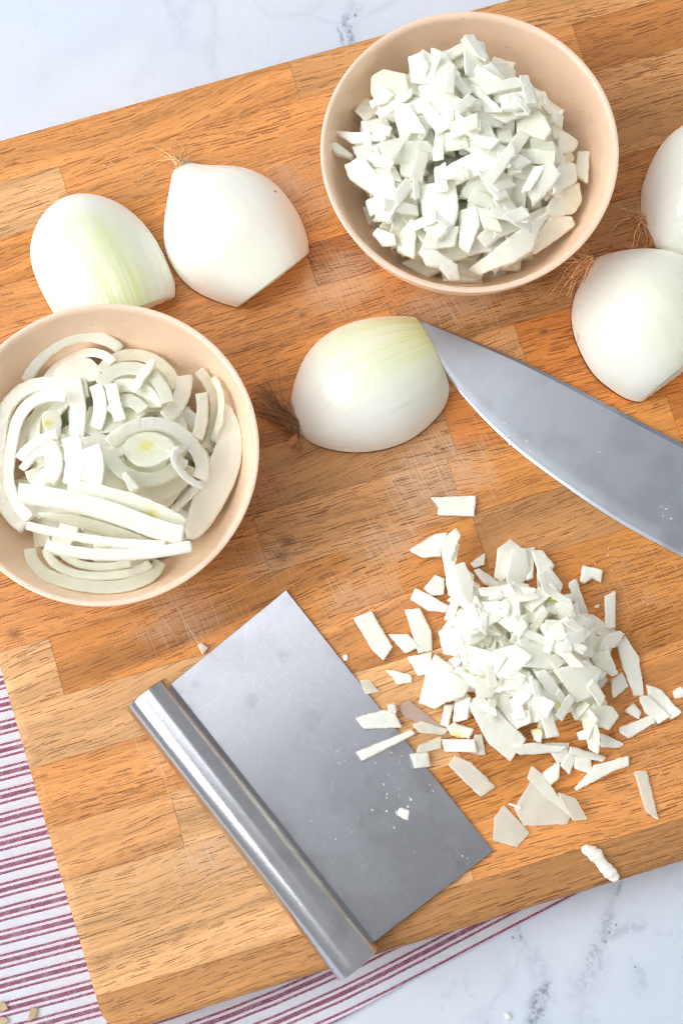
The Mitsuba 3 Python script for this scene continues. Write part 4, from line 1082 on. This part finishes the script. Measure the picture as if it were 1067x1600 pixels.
slice_thing('half ring of two thick onion layers at the back of the slice bowl', [([(105, 390), (150, 312), (220, 252), (310, 218), (400, 225), (468, 268)], 44), ([(172, 385), (215, 328), (275, 288), (350, 270), (440, 312)], 34)], .00244, WHITE)
slice_thing('cupped onion cap inside the two layered half ring', [[(200, 380), (230, 320), (300, 292), (360, 297), (400, 355), (385, 390), (300, 395)]], .0024, poly=2)
slice_thing('narrow leaf shaped onion sliver on the pale petals', [[(607, 298), (575, 310), (540, 350), (505, 425), (535, 435), (565, 380), (605, 330)]], .0024, poly=2)
slice_thing('broad onion crescent lying along the right wall of the slice bowl', [[(865, 462), (905, 490), (940, 580), (942, 680), (910, 790), (850, 900), (790, 980), (750, 1005), (715, 990), (728, 900), (760, 800), (810, 700), (850, 600), (855, 520)]], .0028, poly=2, maxslope=.9)
slice_thing('white curved onion band rising to the right of the pale petals', [([(716, 362), (712, 420), (690, 470), (640, 530)], 62)], .0028)
slice_thing('short onion band between the curved bands on the right of the slice bowl', [([(782, 432), (786, 520), (765, 610)], 46)], .0028)
slice_thing('long onion band with greenish outer edge at the right of the slice bowl', [([(772, 345), (812, 400), (835, 480), (825, 580), (800, 650)], 40), ([(826, 372), (856, 440), (852, 540), (826, 620)], 26)], .0028, LC, film=True)
slice_thing('thin onion strip low between crescent and lower slices', [([(672, 890), (715, 845), (765, 795)], 32)], .0024)
slice_thing('big left onion arch of two layers curling down to the bowl wall', [([(275, 402), (170, 398), (80, 430), (20, 510), (2, 620), (-6, 720), (0, 820), (40, 900), (100, 955)], 56), ([(262, 450), (180, 446), (115, 480), (66, 560), (46, 660), (36, 760), (62, 850), (122, 920)], 46)], .0028)
slice_thing('onion slice with a yellow core spot inside the left arch', [[(160, 510), (200, 495), (245, 520), (235, 600), (205, 650), (172, 570)]], .0024, poly=2, spots=[(76, 663, .0022)])
slice_thing('pair of short onion bands below the yellow spotted piece', [([(75, 690), (130, 632), (225, 592)], 40), ([(85, 730), (140, 672), (230, 632)], 30)], .0024)
slice_thing('cupped translucent onion layers with a bright yellow core near the bowl centre', [([(395, 700), (430, 770), (520, 815), (610, 822), (690, 782), (738, 715)], 62), ([(430, 680), (490, 745), (580, 768), (660, 738), (708, 680)], 56), [(470, 640), (520, 590), (600, 580), (670, 610), (690, 660), (630, 710), (560, 725), (500, 700)]], .0024, LC, film=True, spots=[(229, 697, .0026)], bend=3)
slice_thing('white onion band standing left of the bowl centre', [([(190, 640), (212, 700), (188, 775)], 66)], .0024, bend=-6)
slice_thing('white onion bands side by side in the middle of the slice bowl', [([(275, 600), (292, 700), (278, 790)], 74), ([(352, 640), (368, 712), (355, 788)], 78)], .0024, bend=-6)
slice_thing('upright white onion strip beside the left arch', [([(285, 378), (302, 470), (296, 610)], 62)], .0024, bend=-4)
slice_thing('two short onion bands side by side above the bowl centre', [([(372, 400), (390, 470), (372, 570)], 52), ([(432, 396), (442, 452), (470, 540)], 48)], .0024)
slice_thing('onion ring arc curving over the yellow spot', [([(425, 628), (470, 590), (530, 562), (600, 552), (680, 575), (745, 632), (782, 700), (775, 765)], 54)], .0028)
slice_thing('small closed onion loop hanging from the ring arc', [([(790, 792), (735, 768), (688, 718), (674, 672), (702, 646)], 27)], .0028)
slice_thing('short white onion stub in front of the yellow spotted petal', [[(472, 745), (495, 738), (545, 798), (520, 825), (500, 812)]], .0028, poly=True)
slice_thing('half disc of three onion layers lowest in the slice bowl', [([(118, 1035), (150, 1112), (240, 1160), (370, 1184), (490, 1178), (592, 1132), (622, 1085)], 50), ([(180, 1035), (210, 1090), (290, 1132), (400, 1142), (510, 1128), (585, 1092)], 36), ([(240, 1055), (320, 1098), (420, 1106), (510, 1090)], 32)], .0028, LC, film=True, maxslope=.6)
slice_thing('greenish onion strip peeping out under the long lower slices', [[(140, 890), (300, 905), (450, 945), (600, 1005), (560, 1018), (350, 965), (150, 912)]], .0024, LC * .97, film=True, poly=2)
slice_thing('rear long onion slice of the lower pair', [([(262, 792), (450, 828), (620, 890), (716, 945)], 56)], .0028, spots=[(236, 803, .0022)])
slice_thing('front long onion slice of the lower pair with a yellow fleck', [([(72, 818), (250, 846), (450, 898), (610, 958), (712, 984)], 78)], .005, spots=[(122, 807, .002)])
slice_thing('thin white onion sliver below the long lower slices', [([(102, 945), (230, 975), (400, 1005), (640, 1018)], 36)], .0024)
slice_thing('straight white onion stick lying across the half disc', [([(175, 1018), (350, 1055), (560, 1052), (742, 1022)], 46)], .0028)

# ---- dry peel bits on the towel, bottom left
for P, lab in [([(0, 1563), (10, 1566), (14, 1576), (4, 1580), (-6, 1576)], 'dry straw coloured peel curl on the towel at the picture edge'),
               ([(-4, 1590), (8, 1588), (16, 1594), (4, 1602), (-8, 1602)], 'brown dry peel flake on the towel below the straw curl'),
               ([(50, 1572), (60, 1576), (56, 1590), (44, 1596), (48, 1584)], 'pinkish dry peel flake on the towel near the board corner')]:
    Q = at(*np.array(P, float).T, .003)[:, :2]
    m = slab(Q, .0004, step=.0008, inset=.0001, zfun=lambda q: .0034 + .002 * meshkit.noise(np.c_[q * 300, q[:, :1] * 0]), grid=.0012)
    whole('peel_flake', m, 'dry_root', lab, 'onion peel', smooth=True, color=np.tile([.55, .42, .26], (len(m.vertices), 1)))
# a dark speck on the teardrop half, loose root ends on the board
sp = at(430, 298, TOP + .022)
for P, lab in [([(160, 258), (172, 264), (178, 272)], 'pale root thread lying on the board beside the teardrop half'), ([(172, 252), (184, 262)], 'second short root thread beside the teardrop half'), ([(216, 284), (228, 272), (244, 262)], 'curved straw root thread lying left of the teardrop root end')]:
    q = xy(P) if len(P) < 3 else spline(xy(P), 8)
    q = np.c_[q, np.full(len(q), TOP + .0003)]
    m = tube(q, .0002, .0001, 4)
    whole('root_thread', m, 'dry_root', lab, 'root thread', smooth=True, color=np.tile([.78, .60, .38], (len(m.vertices), 1)))
